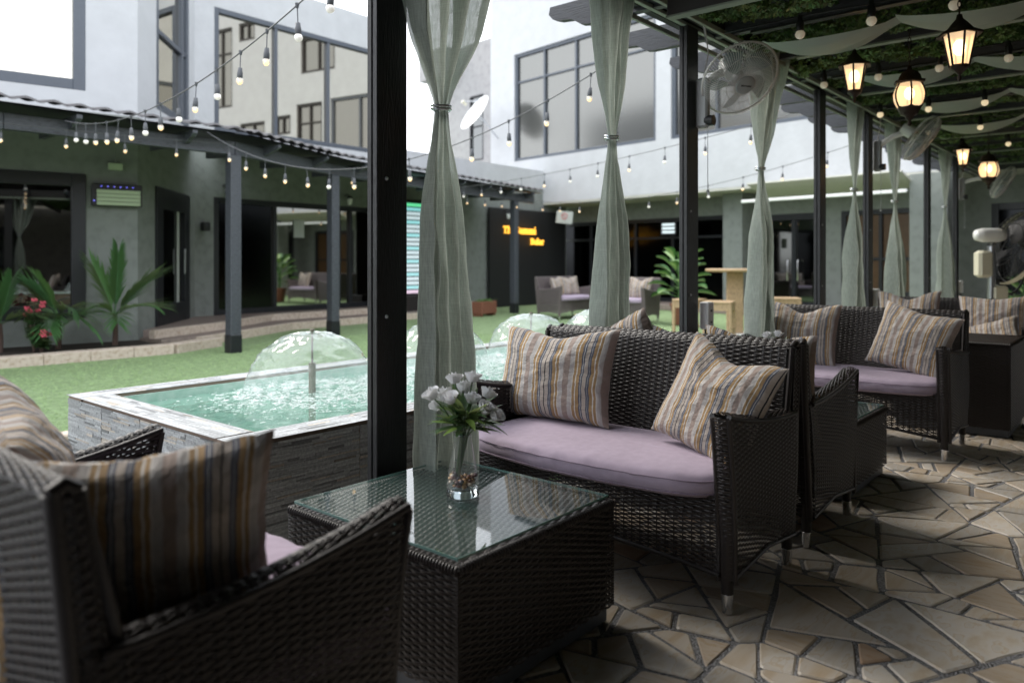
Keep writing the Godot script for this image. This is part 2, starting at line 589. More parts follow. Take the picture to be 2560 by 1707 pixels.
# straight wall from a to b in (v, u), cut by holes [s0, s1, h0, h1], one mesh, thickness t behind the line
func wall(a: Vector2, b: Vector2, h0: float, h1: float, holes: Array, t: float) -> MB:
	var mb := MB.new()
	var d := (b - a).normalized()
	var n := Vector2(-d.y, d.x)
	var len := a.distance_to(b)
	var cuts := [0.0, len]
	for k in holes:
		cuts.append(k[0])
		cuts.append(k[1])
	cuts.sort()
	for i in cuts.size() - 1:
		var s0: float = cuts[i]
		var s1: float = cuts[i + 1]
		if s1 - s0 < 0.001:
			continue
		var mid := (s0 + s1) / 2
		var spans := []
		for k in holes:
			if mid > k[0] and mid < k[1]:
				spans.append([k[2], k[3]])
		spans.sort_custom(func(x, y): return x[0] < y[0])
		spans.append([h1, h1])
		var at := h0
		for sp in spans:
			if sp[0] > at + 0.001:
				var c := a + d * mid + n * (t / 2)
				var bs := Basis(Vector3(d.x, 0, -d.y), Vector3.UP, Vector3(n.x, 0, -n.y) * -1.0)
				bs.z = bs.x.cross(bs.y)
				mb.box(P(c.x, c.y, (at + sp[0]) / 2), Vector3(s1 - s0, sp[0] - at, t), bs)
			at = maxf(at, sp[1])
	return mb

func basis_along(d: Vector2) -> Basis:
	var x := Vector3(d.x, 0, -d.y)
	return Basis(x, Vector3.UP, x.cross(Vector3.UP))

# a glazed opening on the line a->b: frame bars, mullions, transoms, panes set back
func window(host: Node3D, called: String, a: Vector2, b: Vector2, s0: float, s1: float, h0: float, h1: float, mull: Array, trans: Array, glass: Material, fm: Material, fw := 0.09, back := 0.08) -> Node3D:
	var d := (b - a).normalized()
	var n := Vector2(-d.y, d.x)
	var bs := basis_along(d)
	var w := Node3D.new()
	w.name = called
	host.add_child(w, true)
	var org := a + d * ((s0 + s1) / 2) + n * back
	w.transform = Transform3D(bs, P(org.x, org.y, 0))
	var half := (s1 - s0) / 2
	var fr := MB.new()
	for sg: float in [-1.0, 1.0]:
		fr.cbox(Vector3(sg * (half - fw / 2), (h0 + h1) / 2, 0), Vector3(fw, h1 - h0, 0.12), 0.006)
	for y: float in [h0 + fw / 2, h1 - fw / 2]:
		fr.cbox(Vector3(0, y, 0), Vector3(2 * half - 2 * fw, fw, 0.12), 0.006)
	part("frame", fr, fm, w)
	for m: float in mull:
		var q := MB.new()
		q.cbox(Vector3(m - half, (h0 + h1) / 2, 0.004), Vector3(fw * 0.7, h1 - h0 - 2 * fw, 0.10), 0.005)
		part("mullion", q, fm, w)
	for t: float in trans:
		var q := MB.new()
		q.cbox(Vector3(0, t, 0.002), Vector3(2 * half - 2 * fw, fw * 0.6, 0.085), 0.005)
		part("transom", q, fm, w)
	var xs := [-half + fw * 0.8]
	for m: float in mull:
		xs.append(m - half)
	xs.append(half - fw * 0.8)
	for i in xs.size() - 1:
		var q := MB.new()
		q.box(Vector3((xs[i] + xs[i + 1]) / 2, (h0 + h1) / 2, -0.01 - 0.0025 * (i % 2)), Vector3(xs[i + 1] - xs[i] - 0.004, h1 - h0 - 1.6 * fw, 0.012))
		part("pane", q, glass, w)
	return w

func ground() -> void:
	var g := MB.new()
	g.box(P(10, 5, -0.35), Vector3(160, 0.5, 160))
	structure("ground", g, M.mortar, "bare grey ground under and around the courtyard", "ground")
	var l := MB.new()
	l.prism(PackedVector2Array([Vector2(-8, -2.3), Vector2(22, -2.3), Vector2(22, -20), Vector2(-8, -20)]), -0.09, -0.012)
	structure("lawn", l, M.turf, "bright green artificial turf covering the open courtyard", "lawn")
	# tufts of turf that catch the light
	var tuft := MB.new()
	for k in 5:
		var a := TAU * k / 5.0
		var d := Vector3(cos(a), 0, sin(a))
		var s := Vector3(-d.z, 0, d.x) * 0.0022
		tuft.tri3(d * 0.004 - s, d * 0.012 + Vector3(0, 0.024 + 0.004 * (k % 3), 0), d * 0.004 + s)
	var mm := MultiMesh.new()
	mm.transform_format = MultiMesh.TRANSFORM_3D
	mm.use_colors = true
	mm.mesh = tuft.commit()
	var n := 42000
	mm.instance_count = n
	for i in n:
		var v := rnd(-1.0, 9.0)
		var u := rnd(4.2, 9.6)
		mm.set_instance_transform(i, Transform3D(Basis(Vector3.UP, rnd(0, TAU)).scaled(Vector3(1, 0.5, 1) * rnd(0.7, 1.3)), P(v, u, -0.014)))
		var k := rnd(0.7, 1.2)
		mm.set_instance_color(i, Color(0.36 * k, 0.50 * k, 0.235 * k))
	var o := MultiMeshInstance3D.new()
	o.name = "turf_pile"
	o.multimesh = mm
	o.material_override = M.boxwood
	add_child(o)
	tag(o, "short synthetic grass blades standing on the lawn", "grass", "", "stuff")

func clip(poly: PackedVector2Array, p: Vector2, n: Vector2) -> PackedVector2Array:
	var r := PackedVector2Array()
	for i in poly.size():
		var a := poly[i]
		var b := poly[(i + 1) % poly.size()]
		var da := (a - p).dot(n)
		var db := (b - p).dot(n)
		if da >= 0.0:
			r.append(a)
		if (da >= 0.0) != (db >= 0.0):
			r.append(a.lerp(b, da / (da - db)))
	return r

func area(poly: PackedVector2Array) -> float:
	var s := 0.0
	for i in poly.size():
		s += poly[i].cross(poly[(i + 1) % poly.size()])
	return absf(s) / 2

func centre(poly: PackedVector2Array) -> Vector2:
	var c := Vector2.ZERO
	for p in poly:
		c += p
	return c / poly.size()

func split_stone(poly: PackedVector2Array, most: float, out: Array) -> void:
	if area(poly) < most * (rnd(0.25, 1.0) if rng.randf() < 0.7 else rnd(1.0, 2.4)):
		out.append(poly)
		return
	var c := centre(poly)
	var far := Vector2.ZERO
	for p in poly:
		for q in poly:
			if (p - q).length() > far.length():
				far = p - q
	var ang := far.angle() + PI / 2 * 0.0 + rnd(-0.55, 0.55)
	var n := Vector2(cos(ang), sin(ang))
	c += Vector2(rnd(-0.12, 0.12), rnd(-0.12, 0.12)) * sqrt(area(poly))
	for s: float in [1.0, -1.0]:
		var q := clip(poly, c, n * s)
		if q.size() >= 3 and area(q) > 0.002:
			split_stone(q, most, out)

# slab: shrunk by the joint, edges wavered, chamfered top
func slab(mb: MB, poly: PackedVector2Array, gap: float, top: float) -> bool:
	var sh := Geometry2D.offset_polygon(poly, -gap, Geometry2D.JOIN_MITER)
	if sh.is_empty():
		return false
	var p: PackedVector2Array = sh[0]
	if area(p) < 0.0012 or p.size() < 3:
		return false
	var fine := PackedVector2Array()
	for i in p.size():
		var a := p[i]
		var b := p[(i + 1) % p.size()]
		var l := a.distance_to(b)
		var k := maxi(1, int(l / 0.11))
		for j in k:
			var t := j / float(k)
			if j == 0:
				var back := p[(i + p.size() - 1) % p.size()]
				fine.append(a + (back - a).normalized() * minf(0.007, 0.25 * a.distance_to(back)))
				fine.append(a + (b - a).normalized() * minf(0.007, 0.25 * l))
			else:
				fine.append(a.lerp(b, t) + (b - a).orthogonal().normalized() * rnd(-0.007, 0.004))
	var inn := Geometry2D.offset_polygon(fine, -0.005, Geometry2D.JOIN_MITER)
	var c := centre(fine)
	var tilt := Vector2(rnd(-0.006, 0.006), rnd(-0.006, 0.006))
	var s := 0.0
	for i in fine.size():
		s += fine[i].cross(fine[(i + 1) % fine.size()])
	if s < 0.0:
		fine.reverse()
	var ids := Geometry2D.triangulate_polygon(fine)
	if ids.is_empty() or inn.is_empty():
		return false
	var hi := func(q: Vector2) -> float: return top + (q - c).dot(tilt)
	var m := 1.0 - 0.010 / sqrt(area(fine))
	for k in range(0, ids.size(), 3):
		var tr := []
		for j in 3:
			var q := c + (fine[ids[k + j]] - c) * m
			tr.append(Vector3(q.x, hi.call(q), q.y))
		var w: Vector3 = (tr[2] - tr[0]).cross(tr[1] - tr[0])
		if w.y < 0.0:
			mb.tri3(tr[0], tr[2], tr[1])
		else:
			mb.tri3(tr[0], tr[1], tr[2])
	for i in fine.size():
		var a := fine[i]
		var b := fine[(i + 1) % fine.size()]
		var a2 := c + (a - c) * m
		var b2 := c + (b - c) * m
		mb.quad(Vector3(a.x, hi.call(a) - 0.004, a.y), Vector3(b.x, hi.call(b) - 0.004, b.y), Vector3(b2.x, hi.call(b2), b2.y), Vector3(a2.x, hi.call(a2), a2.y))
		mb.quad(Vector3(a.x, -0.02, a.y), Vector3(b.x, -0.02, b.y), Vector3(b.x, hi.call(b) - 0.004, b.y), Vector3(a.x, hi.call(a) - 0.004, a.y))
	return true

func terrace() -> void:
	var base := MB.new()
	base.prism(PackedVector2Array([Vector2(-9, 6), Vector2(14.6, 6), Vector2(14.6, -2.42), Vector2(1.3, -2.42), Vector2(1.3, -5.0), Vector2(-9, -5.0)]), -0.2, -0.0055)
	var fl := structure("terrace_floor", base, M.mortar, "crazy paving of angular sandstone slabs in grey mortar under the pergola", "floor")
	# coarse cells, each broken into slabs
	var sites := []
	for i in 14:
		for j in 9:
			sites.append(Vector2(1.0 + i * 0.78 + rnd(-0.34, 0.34), -2.5 + j * 0.62 + rnd(-0.28, 0.28)))
	var near := []
	var rest := []
	for i in sites.size():
		var s: Vector2 = sites[i]
		var cell := PackedVector2Array([Vector2(0.6, -2.4), Vector2(11.6, -2.4), Vector2(11.6, 2.6), Vector2(0.6, 2.6)])
		for j in sites.size():
			if i != j and s.distance_to(sites[j]) < 2.4:
				var o: Vector2 = sites[j]
				cell = clip(cell, (s + o) / 2, (s - o).normalized())
				if cell.size() < 3:
					break
		if cell.size() < 3:
			continue
		var bits := []
		split_stone(cell, 0.038, bits)
		for b in bits:
			var c := centre(b)
			var depth := 0.763 * c.x - 0.647 * c.y
			var side := (0.647 * c.x + 0.763 * c.y) / depth
			if side > 0.02 and side < 0.74 and depth > 1.7 and c.x < 9.0:
				near.append(b)
			else:
				rest.append(b)
	near.sort_custom(func(x, y): return centre(x).length() < centre(y).length())
	var others := MB.new()
	others.coloured = false
	for i in near.size():
		if i < 299:
			var q := MB.new()
			if slab(q, near[i], rnd(0.003, 0.012), rnd(-0.002, 0.002)):
				var r := rng.randf()
				var k := 0 if r < 0.34 else (2 if r < 0.60 else (3 if r < 0.78 else (4 if r < 0.95 else 1)))
				part("flagstone", q, M["stone_%d" % k], fl)
		else:
			slab(others, near[i], rnd(0.003, 0.012), rnd(-0.003, 0.003))
	for b in rest:
		slab(others, b, rnd(0.003, 0.012), rnd(-0.003, 0.003))
	var ot := part("far_paving", others, M.stone_0, fl)
	ot.set_meta("kind", "stuff")
	# kerb where the terrace meets the lawn beyond the fountain's end
	var k := thing("terrace_kerb", "low pale stone kerb at the lawn edge beside the fountain's end", "kerb")
	for i in 9:
		var q := MB.new()
		q.cbox(P(1.62 - i * 0.6, 5.05, 0.03), Vector3(0.592, 0.16, 0.14), 0.008)
		part("kerb_stone", q, M.beige_stone, k)

# bed, podium and steps in front of the left building
func left_ground() -> void:
	var bed := MB.new()
	bed.prism(PackedVector2Array([Vector2(-6, -10.4), Vector2(4.5, -9.72), Vector2(4.6, -10.6), Vector2(-6, -12.9)]), -0.05, 0.085)
	structure("planting_bed", bed, M.soil, "strip of dark soil along the foot of the left building", "soil")
	var kb := thing("bed_kerb", "pale stone kerb edging the palm planting bed", "kerb")
	var a := Vector2(-6, 10.18)
	var b := Vector2(4.55, 9.50)
	var c := Vector2(5.35, 9.86)
	var segs := [[a, b, 22], [b, c, 2]]
	for s in segs:
		var p0: Vector2 = s[0]
		var p1: Vector2 = s[1]
		var d := (p1 - p0).normalized()
		var n: int = s[2]
		var st := p0.distance_to(p1) / n
		for i in n:
			var m := p0 + d * st * (i + 0.5)
			var q := MB.new()
			q.cbox(P(m.x, m.y, 0.045), Vector3(st - 0.004, 0.13, 0.20), 0.01, basis_along(d))
			part("kerb_stone", q, M.beige_stone, kb)
	# podium of two treads in front of the doors
	var pod := MB.new()
	pod.prism(PackedVector2Array([Vector2(4.75, -10.2), Vector2(5.5, -10.2), Vector2(7.4, -11.25), Vector2(13.0, -11.7), Vector2(13.0, -12.8), Vector2(6.7, -12.9), Vector2(4.6, -10.7)]), -0.05, 0.10)
	structure("lower_tread", pod, M.deck_stone, "broad lower tread of the beige step before the glass doors", "step")
	var up := MB.new()
	up.prism(PackedVector2Array([Vector2(4.9, -10.62), Vector2(6.0, -11.05), Vector2(7.5, -12.05), Vector2(13.0, -12.25), Vector2(13.0, -12.85), Vector2(6.7, -12.95), Vector2(4.6, -10.75)]), -0.05, 0.20)
	structure("upper_tread", up, M.deck_stone, "narrow upper tread of the beige step under the glass doors", "step")
	var nose := thing("step_edging", "pale stone edging along the two steps of the left building", "edging")
	for s in [[Vector2(5.2, 10.06), Vector2(7.4, 11.20), 5, 0.0], [Vector2(7.4, 11.20), Vector2(13.0, 11.63), 9, 0.0], [Vector2(4.72, 10.42), Vector2(6.0, 11.0), 3, 0.1], [Vector2(6.0, 11.0), Vector2(7.5, 12.0), 4, 0.1], [Vector2(7.5, 12.0), Vector2(13.0, 12.2), 9, 0.1]]:
		var p0: Vector2 = s[0]
		var p1: Vector2 = s[1]
		var d := (p1 - p0).normalized()
		var n: int = s[2]
		var st := p0.distance_to(p1) / n
		for i in n:
			var m := p0 + d * st * (i + 0.5)
			var q := MB.new()
			q.cbox(P(m.x, m.y, s[3] + 0.048), Vector3(st - 0.004, 0.13, 0.10), 0.008, basis_along(d))
			part("edging_stone", q, M.beige_stone, nose)

func left_building() -> void:
	var t := thing("courtyard_building", "white upper storey over grey ground floor behind the tiled canopy", "building")
	var L0 := Vector2(-5.0, 12.64)
	var C1 := Vector2(4.58, 10.53)
	var C2 := Vector2(6.45, 12.62)
	var C3 := Vector2(11.3, 12.7)
	var C4 := Vector2(17.6, 12.9)
	var s1 := L0.distance_to(C1)
	# window facing the bed: right edge 0.57 m before the corner
	var wr := s1 - 0.62
	part("wall", wall(L0, C1, -0.1, 3.1, [[wr - 4.2, wr, 0.42, 2.28]], 0.25), M.wall_grey, t)
	window(t, "window", L0, C1, wr - 4.2, wr, 0.42, 2.28, [2.1], [], M.mirror_dark, M.dark_frame, 0.16, 0.03)
	var s2 := C1.distance_to(C2)
	part("wall", wall(C1, C2, -0.1, 3.1, [[0.72, 2.42, 0.2, 2.24]], 0.25), M.wall_grey, t)
	var dr := window(t, "door", C1, C2, 0.72, 2.42, 0.2, 2.24, [], [], M.mirror_dark, M.dark_frame, 0.30, 0.03)
	var hd := MB.new()
	hd.tube(PackedVector3Array([Vector3(0.47, 0.95, 0.08), Vector3(0.47, 1.35, 0.08)]), 0.014)
	part("handle", hd, M.steel, dr)
	var jm := MB.new()
	jm.box(Vector3(0.33, 1.25, 0.012), Vector3(0.11, 1.55, 0.012))
	part("pale_curtain", jm, M.paper, dr)
	part("wall", wall(C2, C4, -0.1, 3.1, [[0.35, 5.2, 0.2, 2.28]], 0.25), M.wall_grey, t)
	var sl := window(t, "sliding_door", C2, C4, 0.35, 5.2, 0.2, 2.28, [1.25, 2.75, 3.05], [], M.mirror_tint, M.dark_frame, 0.10, 0.06)
	# first leaf stands open: a dark sheet stands in for the unlit room
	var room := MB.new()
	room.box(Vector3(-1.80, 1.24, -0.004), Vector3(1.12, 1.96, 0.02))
	part("dark_room_sheet", room, M.mirror_bar, sl)
	var pp := MB.new()
	pp.box(Vector3(-0.62, 1.78, 0.012), Vector3(0.24, 0.34, 0.004))
	part("notice", pp, M.paper, sl)
	part("roof_slab", wall(C3 + Vector2(0.02, 0.25), C4 + Vector2(0, 0.25), 3.1, 3.6, [], 4.0), M.render_white, t)
	part("wall", wall(C3, C4, 3.102, 3.62, [], 0.2), M.render_white, t)
	# upper storey
	part("upper_wall", wall(L0, C1, 3.1, 6.3, [[wr - 3.4, wr, 3.37, 5.6]], 0.3), M.render_white, t)
	window(t, "upper_window", L0, C1, wr - 3.4, wr, 3.37, 5.6, [1.6], [], M.mirror_upper, M.frame, 0.14, 0.06)
	part("upper_wall", wall(C1, C2, 3.1, 6.3, [[0.78, 2.45, 3.37, 5.7]], 0.3), M.render_white, t)
	window(t, "upper_window", C1, C2, 0.78, 2.45, 3.37, 5.7, [1.35], [4.55], M.mirror_upper, M.frame, 0.12, 0.06)
	part("upper_wall", wall(C2, C3, 3.1, 6.3, [[0.36, 4.6, 3.44, 5.62]], 0.3), M.render_white, t)
	window(t, "upper_window", C2, C3, 0.36, 4.6, 3.44, 5.62, [1.25, 2.45, 3.6], [], M.mirror_upper, M.frame, 0.09, 0.06)
	part("upper_wall", wall(C3, C3 + Vector2(0.0, 5.0), 3.1, 6.3, [], 0.3), M.render_white, t)
	# black panelled wall with the neon
	var bp := MB.new()
	bp.box(P(15.75, 12.76, 1.25), Vector3(3.3, 2.5, 0.06), basis_along((C4 - C2).normalized()))
	part("black_panel", bp, M.dark_wall, t)
	# neon lettering mounted on the panel
	var f := SystemFont.new()
	f.font_names = PackedStringArray(["Droid Serif"])
	f.font_italic = true
	for wd in [["The Summi", 15.28, 1.95, 0.245], ["Bolar", 16.0, 1.67, 0.225]]:
		var tm := TextMesh.new()
		tm.text = wd[0]
		tm.font = f
		tm.font_size = 32
		tm.pixel_size = wd[3] / 32.0
		tm.depth = 0.03
		var o := put("neon_lettering", tm, M.neon, self)
		o.position = P(wd[1], 12.68, wd[2])
		tag(o, "glowing yellow neon script reading %s on the black wall" % wd[0], "neon sign", "neon words on the black wall")
	var nl := OmniLight3D.new()
	nl.name = "neon_light"
	nl.light_color = Color(1.0, 0.7, 0.25)
	nl.light_energy = 0.03
	nl.omni_range = 12
	nl.light_size = 0.3
	nl.shadow_enabled = true
	nl.position = P(15.6, 12.45, 1.95)
	add_child(nl)

# tiled canopy on square columns before the left building
func canopy() -> void:
	var t := thing("tiled_canopy", "slate grey timber canopy with clay tile edge along the left building", "canopy")
	var line := [Vector2(-5.0, 9.2), Vector2(2.57, 9.02), Vector2(5.1, 8.98), Vector2(7.32, 9.9), Vector2(13.05, 11.0), Vector2(13.9, 11.15)]
	var cols := [Vector2(0.4, 9.08), Vector2(5.1, 8.98), Vector2(7.32, 9.9), Vector2(13.05, 11.0)]
	for c: Vector2 in cols:
		var q := MB.new()
		q.cbox(P(c.x, c.y, 1.35), Vector3(0.145, 2.30, 0.145), 0.008)
		var o := part("column", q, M.fascia, t)
		var z := MB.new()
		z.cbox(P(c.x, c.y, 0.10), Vector3(0.158, 0.24, 0.158), 0.006)
		part("column_shoe", z, M.dark_frame, o)
	for i in line.size() - 1:
		var a: Vector2 = line[i]
		var b: Vector2 = line[i + 1]
		var d := (b - a).normalized()
		var n := Vector2(-d.y, d.x)
		var l := a.distance_to(b)
		var m := (a + b) / 2
		var q := MB.new()
		q.cbox(P(m.x, m.y, 2.585), Vector3(l - 0.004, 0.17, 0.08), 0.006, basis_along(d))
		part("fascia_beam", q, M.fascia, t)
		# underside clad in boxwood, roof sheet above
		var r := MB.new()
		var w := 3.0
		var slope := 0.13
		r.quad(P(a.x - n.x * 0.28, a.y - n.y * 0.28, 2.74), P(b.x - n.x * 0.28, b.y - n.y * 0.28, 2.74), P(b.x + n.x * w, b.y + n.y * w, 2.74 + slope * w), P(a.x + n.x * w, a.y + n.y * w, 2.74 + slope * w))
		r.quad(P(a.x - n.x * 0.28, a.y - n.y * 0.28, 2.715), P(a.x + n.x * w, a.y + n.y * w, 2.70 + slope * w), P(b.x + n.x * w, b.y + n.y * w, 2.70 + slope * w), P(b.x - n.x * 0.28, b.y - n.y * 0.28, 2.715))
		part("roof_boarding", r, M.dark_frame, t)
		# rafter tails
		var k := int(l / 0.85)
		for j in k:
			var p := a + d * (j + 0.5) * l / k
			var e := MB.new()
			var poly := PackedVector2Array([Vector2(-0.27, 0.09), Vector2(-0.27, 0.05), Vector2(-0.22, 0.012), Vector2(-0.16, 0.0), Vector2(-0.12, -0.035), Vector2(-0.06, -0.05), Vector2(0.9, -0.05), Vector2(0.9, 0.09)])
			var bs := Basis(Vector3(n.x, 0, -n.y), Vector3(d.x, 0, -d.y), Vector3.UP)
			e.prism(poly, -0.03, 0.03, Transform3D(bs, P(p.x, p.y, 2.62 if j % 2 == 0 else 2.622)))
			part("rafter_tail", e, M.fascia, t)
		# one course of pantiles on the eave
		var tn := int(l / 0.235)
		for j in tn:
			var p := a + d * (j + 0.5) * l / tn - n * 0.30
			var e := MB.new()
			var rows := []
			for x in 9:
				var s := (x / 8.0 - 0.5) * (l / tn) * 1.06
				var y := 0.017 * cos(TAU * (x / 8.0)) * -1.0
				var row := PackedVector3Array()
				for yy: Vector2 in [Vector2(0, -0.012), Vector2(0, 0.012), Vector2(0.42, 0.065)]:
					var g := p + d * s + n * yy.x
					row.append(P(g.x, g.y, 2.795 + y + yy.y))
				rows.append(row)
			e.grid(rows)
			part("roof_tile", e, M.roof_tile, t)

# the tall block closing the courtyard; its facade line leans slightly off square
const FA := Vector2(13.98, -4.0)
func fac(u: float) -> float:
	return (u - FA.y) * sqrt(1.0 + 0.149 * 0.149)

func rear_building() -> void:
	var t := thing("rear_building", "tall white block with tinted windows closing the far end of the courtyard", "building")
	var b := Vector2(13.98 + 0.149 * 19.1, 15.1)
	var a := FA
	# the facade runs from low u to high u; its front looks towards -v, so the line is walked backwards
	var len := a.distance_to(b)
	var rects := [[9.05, 14.06, 4.0, 7.05], [5.1, 8.62, 3.98, 6.45], [3.6, 4.75, 4.95, 6.4], [2.55, 3.33, 5.45, 6.1], [0.87, 2.1, 5.5, 6.0], [-0.75, 0.48, 6.65, 9.5], [-2.2, -1.0, 6.5, 9.15], [0.81, 1.62, 8.9, 9.55], [3.8, 5.3, 7.4, 8.6]]
	var holes := []
	for r in rects:
		holes.append([len - fac(r[1]), len - fac(r[0]), r[2], r[3]])
	part("facade", wall(b, a, 2.75, 12.0, holes, 0.3), M.render_white, t)
	var looks := [[[1.2, 2.4, 3.7], [6.25]], [[1.2, 2.35], []], [[0.58], [5.75]], [[0.4], []], [[0.6], []], [[0.6], [8.6]], [[0.6], [8.3]], [[0.4], []], [[0.75], []]]
	for i in holes.size():
		var h: Array = holes[i]
		window(t, "window", b, a, h[0], h[1], h[2], h[3], looks[i][0], looks[i][1], M.mirror_haze, M.frame if i < 2 else M.brown_panel, 0.09, 0.10)
	var d := (b - a).normalized()
	var n := Vector2(d.y, -d.x)     # into the building
	var sf := MB.new()
	var c := (a + b) / 2 + n * 0.75
	sf.box(P(c.x, c.y, 2.72), Vector3(len, 0.05, 1.5), basis_along(d))
	part("soffit", sf, M.soffit, t)
	# recessed ground-floor wall
	var ra := a + n * 1.3
	var rb := b + n * 1.3
	var opens := [[7.9, 13.6, 0.12, 2.25], [5.6, 7.0, 0.12, 2.2], [3.5, 5.25, 0.45, 2.2], [-1.6, 2.5, 0.45, 2.2]]
	var oh := []
	for r in opens:
		oh.append([len - fac(r[1]), len - fac(r[0]), r[2], r[3]])
	part("ground_wall", wall(rb, ra, -0.1, 2.695, oh, 0.25), M.wall_grey, t)
	window(t, "bar_front", rb, ra, oh[0][0], oh[0][1], 0.12, 2.25, [1.3, 2.9, 4.1], [1.75], M.mirror_bar, M.dark_frame, 0.10, 0.05)
	var dd := window(t, "glass_door", rb, ra, oh[1][0], oh[1][1], 0.12, 2.2, [0.7], [], M.mirror_dark, M.dark_frame, 0.14, 0.05)
	for s: float in [-1.0, 1.0]:
		var hm := MB.new()
		hm.tube(PackedVector3Array([Vector3(s * 0.12, 0.72, 0.06), Vector3(s * 0.12, 0.74, 0.11), Vector3(s * 0.12, 1.16, 0.11), Vector3(s * 0.12, 1.18, 0.06)]), 0.018)
		part("handle", hm, M.chrome, dd)
	window(t, "curtained_window", rb, ra, oh[2][0], oh[2][1], 0.45, 2.2, [0.8], [1.2], M.amber_blind, M.dark_frame, 0.10, 0.05)
	window(t, "side_window", rb, ra, oh[3][0], oh[3][1], 0.45, 2.2, [1.5], [], M.mirror_bar, M.dark_frame, 0.12, 0.05)
	# plinth step
	var st := MB.new()
	var sc := a + d * fac(6.0) + n * 0.72
	st.cbox(P(sc.x, sc.y, 0.06), Vector3(11.5, 0.14, 1.1), 0.01, basis_along(d))
	part("step", st, M.deck_stone, t)
	# awning with a white bar over the doors
	var aw := a + d * fac(4.75) - n * 0.35
	var am := MB.new()
	am.box(P(aw.x, aw.y, 2.60), Vector3(3.0, 0.03, 0.75), basis_along(d) * Basis(Vector3.RIGHT, deg_to_rad(18.0)))
	part("awning", am, M.soffit, t)
	var ab := MB.new()
	var ap := a + d * fac(4.75) - n * 0.72
	ab.cbox(P(ap.x, ap.y, 2.36), Vector3(3.2, 0.06, 0.07), 0.01, basis_along(d))
	part("awning_bar", ab, M.white_plastic, t)
	# projecting column at the pergola end
	var pl := MB.new()
	var pc := a + d * fac(3.0) - n * 0.02
	pl.cbox(P(pc.x, pc.y, 1.34), Vector3(0.62, 2.7, 0.5), 0.008, basis_along(d))
	part("pillar", pl, M.wall_grey, t)
	var p2 := MB.new()
	var p2c := a + d * fac(7.45) + n * 0.95
	p2.cbox(P(p2c.x, p2c.y, 1.34), Vector3(0.5, 2.7, 0.5), 0.008, basis_along(d))
	part("pillar", p2, M.wall_grey, t)
	# grey stair block to the left of the white facade, set back
	var g := thing("stair_block", "grey plastered block with a narrow window behind the satellite dish", "building")
	var ga := b + n * 0.9 - d * 0.6
	var gb := ga + d * 4.6
	var gl := ga.distance_to(gb)
	part("wall", wall(gb, ga, 3.4, 8.2, [[gl - 2.75, gl - 2.05, 4.4, 6.5]], 0.3), M.render_grey, g)
	window(g, "narrow_window", gb, ga, gl - 2.75, gl - 2.05, 4.4, 6.5, [], [5.5], M.mirror_dark, M.dark_frame, 0.05, 0.05)
	var gp := MB.new()
	var gc := ga + d * 4.2 - n * 0.25
	gp.cbox(P(gc.x, gc.y, 7.75), Vector3(1.5, 0.95, 0.5), 0.01, basis_along(d))
	part("parapet", gp, M.render_grey, g)
	# satellite dish on the white wall corner
	var ds := thing("satellite_dish", "white satellite dish on a wall arm beside the narrow window", "satellite dish")
	var dc := Vector2(15.9, 14.75)
	var ny := Vector3(-0.796, 0.55, -0.243).normalized()
	var nx := Vector3.UP.cross(ny).normalized()
	var bs := Basis(nx, ny, nx.cross(ny))
	var dm := MB.new()
	var prof := []
	for i in 9:
		var r := i / 8.0
		prof.append(Vector2(0.60 * r + 0.001, 0.14 * r * r))
	dm.lathe(prof, 28, Transform3D(bs.scaled_local(Vector3(0.85, 1, 1)), P(dc.x, dc.y, 5.30)))
	part("reflector", dm, M.white_plastic, ds)
	var am2 := MB.new()
	var fc := P(dc.x, dc.y, 5.30) + bs.y * 0.62
	am2.tube(PackedVector3Array([P(dc.x, dc.y, 5.30) - bs.z * 0.45 + bs.y * 0.1, fc]), 0.018)
	part("feed_arm", am2, M.steel, ds)
	var fm := MB.new()
	fm.tube(PackedVector3Array([fc, fc - bs.y * 0.16]), 0.05, 0.035, 8)
	part("feed_horn", fm, M.cream_plastic, ds)
	var wm := MB.new()
	wm.tube(PackedVector3Array([P(dc.x, dc.y, 5.30) - bs.y * 0.02, P(dc.x, dc.y, 5.30) - bs.y * 0.25, P(16.75, 14.75, 4.75)]), 0.025)
	part("bracket", wm, M.steel, ds)

# low house behind the terrace: out of frame, seen in the upper windows
func rear_house() -> void:
	var t := thing("terrace_house", "low beige house behind the terrace, seen only in window reflections", "building")
	part("wall", wall(Vector2(16, -5.5), Vector2(-9, -5.5), -0.1, 5.0, [[4, 6, 0.1, 2.2], [9, 12, 0.9, 2.2], [15, 18, 0.9, 2.2]], 0.3), M.wall_beige, t)
	part("added_shade_wall", wall(Vector2(-4.4, -5.5), Vector2(-4.4, 1.2), -0.1, 2.85, [], 0.2), M.brown_panel, t)  # unseen wall added to cut the light entering at the near end
	for r in [[4.0, 6.0, 0.1, 2.2], [9.0, 12.0, 0.9, 2.2], [15.0, 18.0, 0.9, 2.2]]:
		window(t, "window", Vector2(16, -5.5), Vector2(-9, -5.5), r[0], r[1], r[2], r[3], [(r[1] - r[0]) / 2], [], M.mirror_dark, M.brown_panel, 0.1, 0.05)

# ---------------------------------------------------------------- pergola
const POSTS := [[1.84, 2.16], [4.20, 2.16], [6.45, 2.13], [7.82, 2.13], [10.3, 2.13], [12.0, 2.13]]

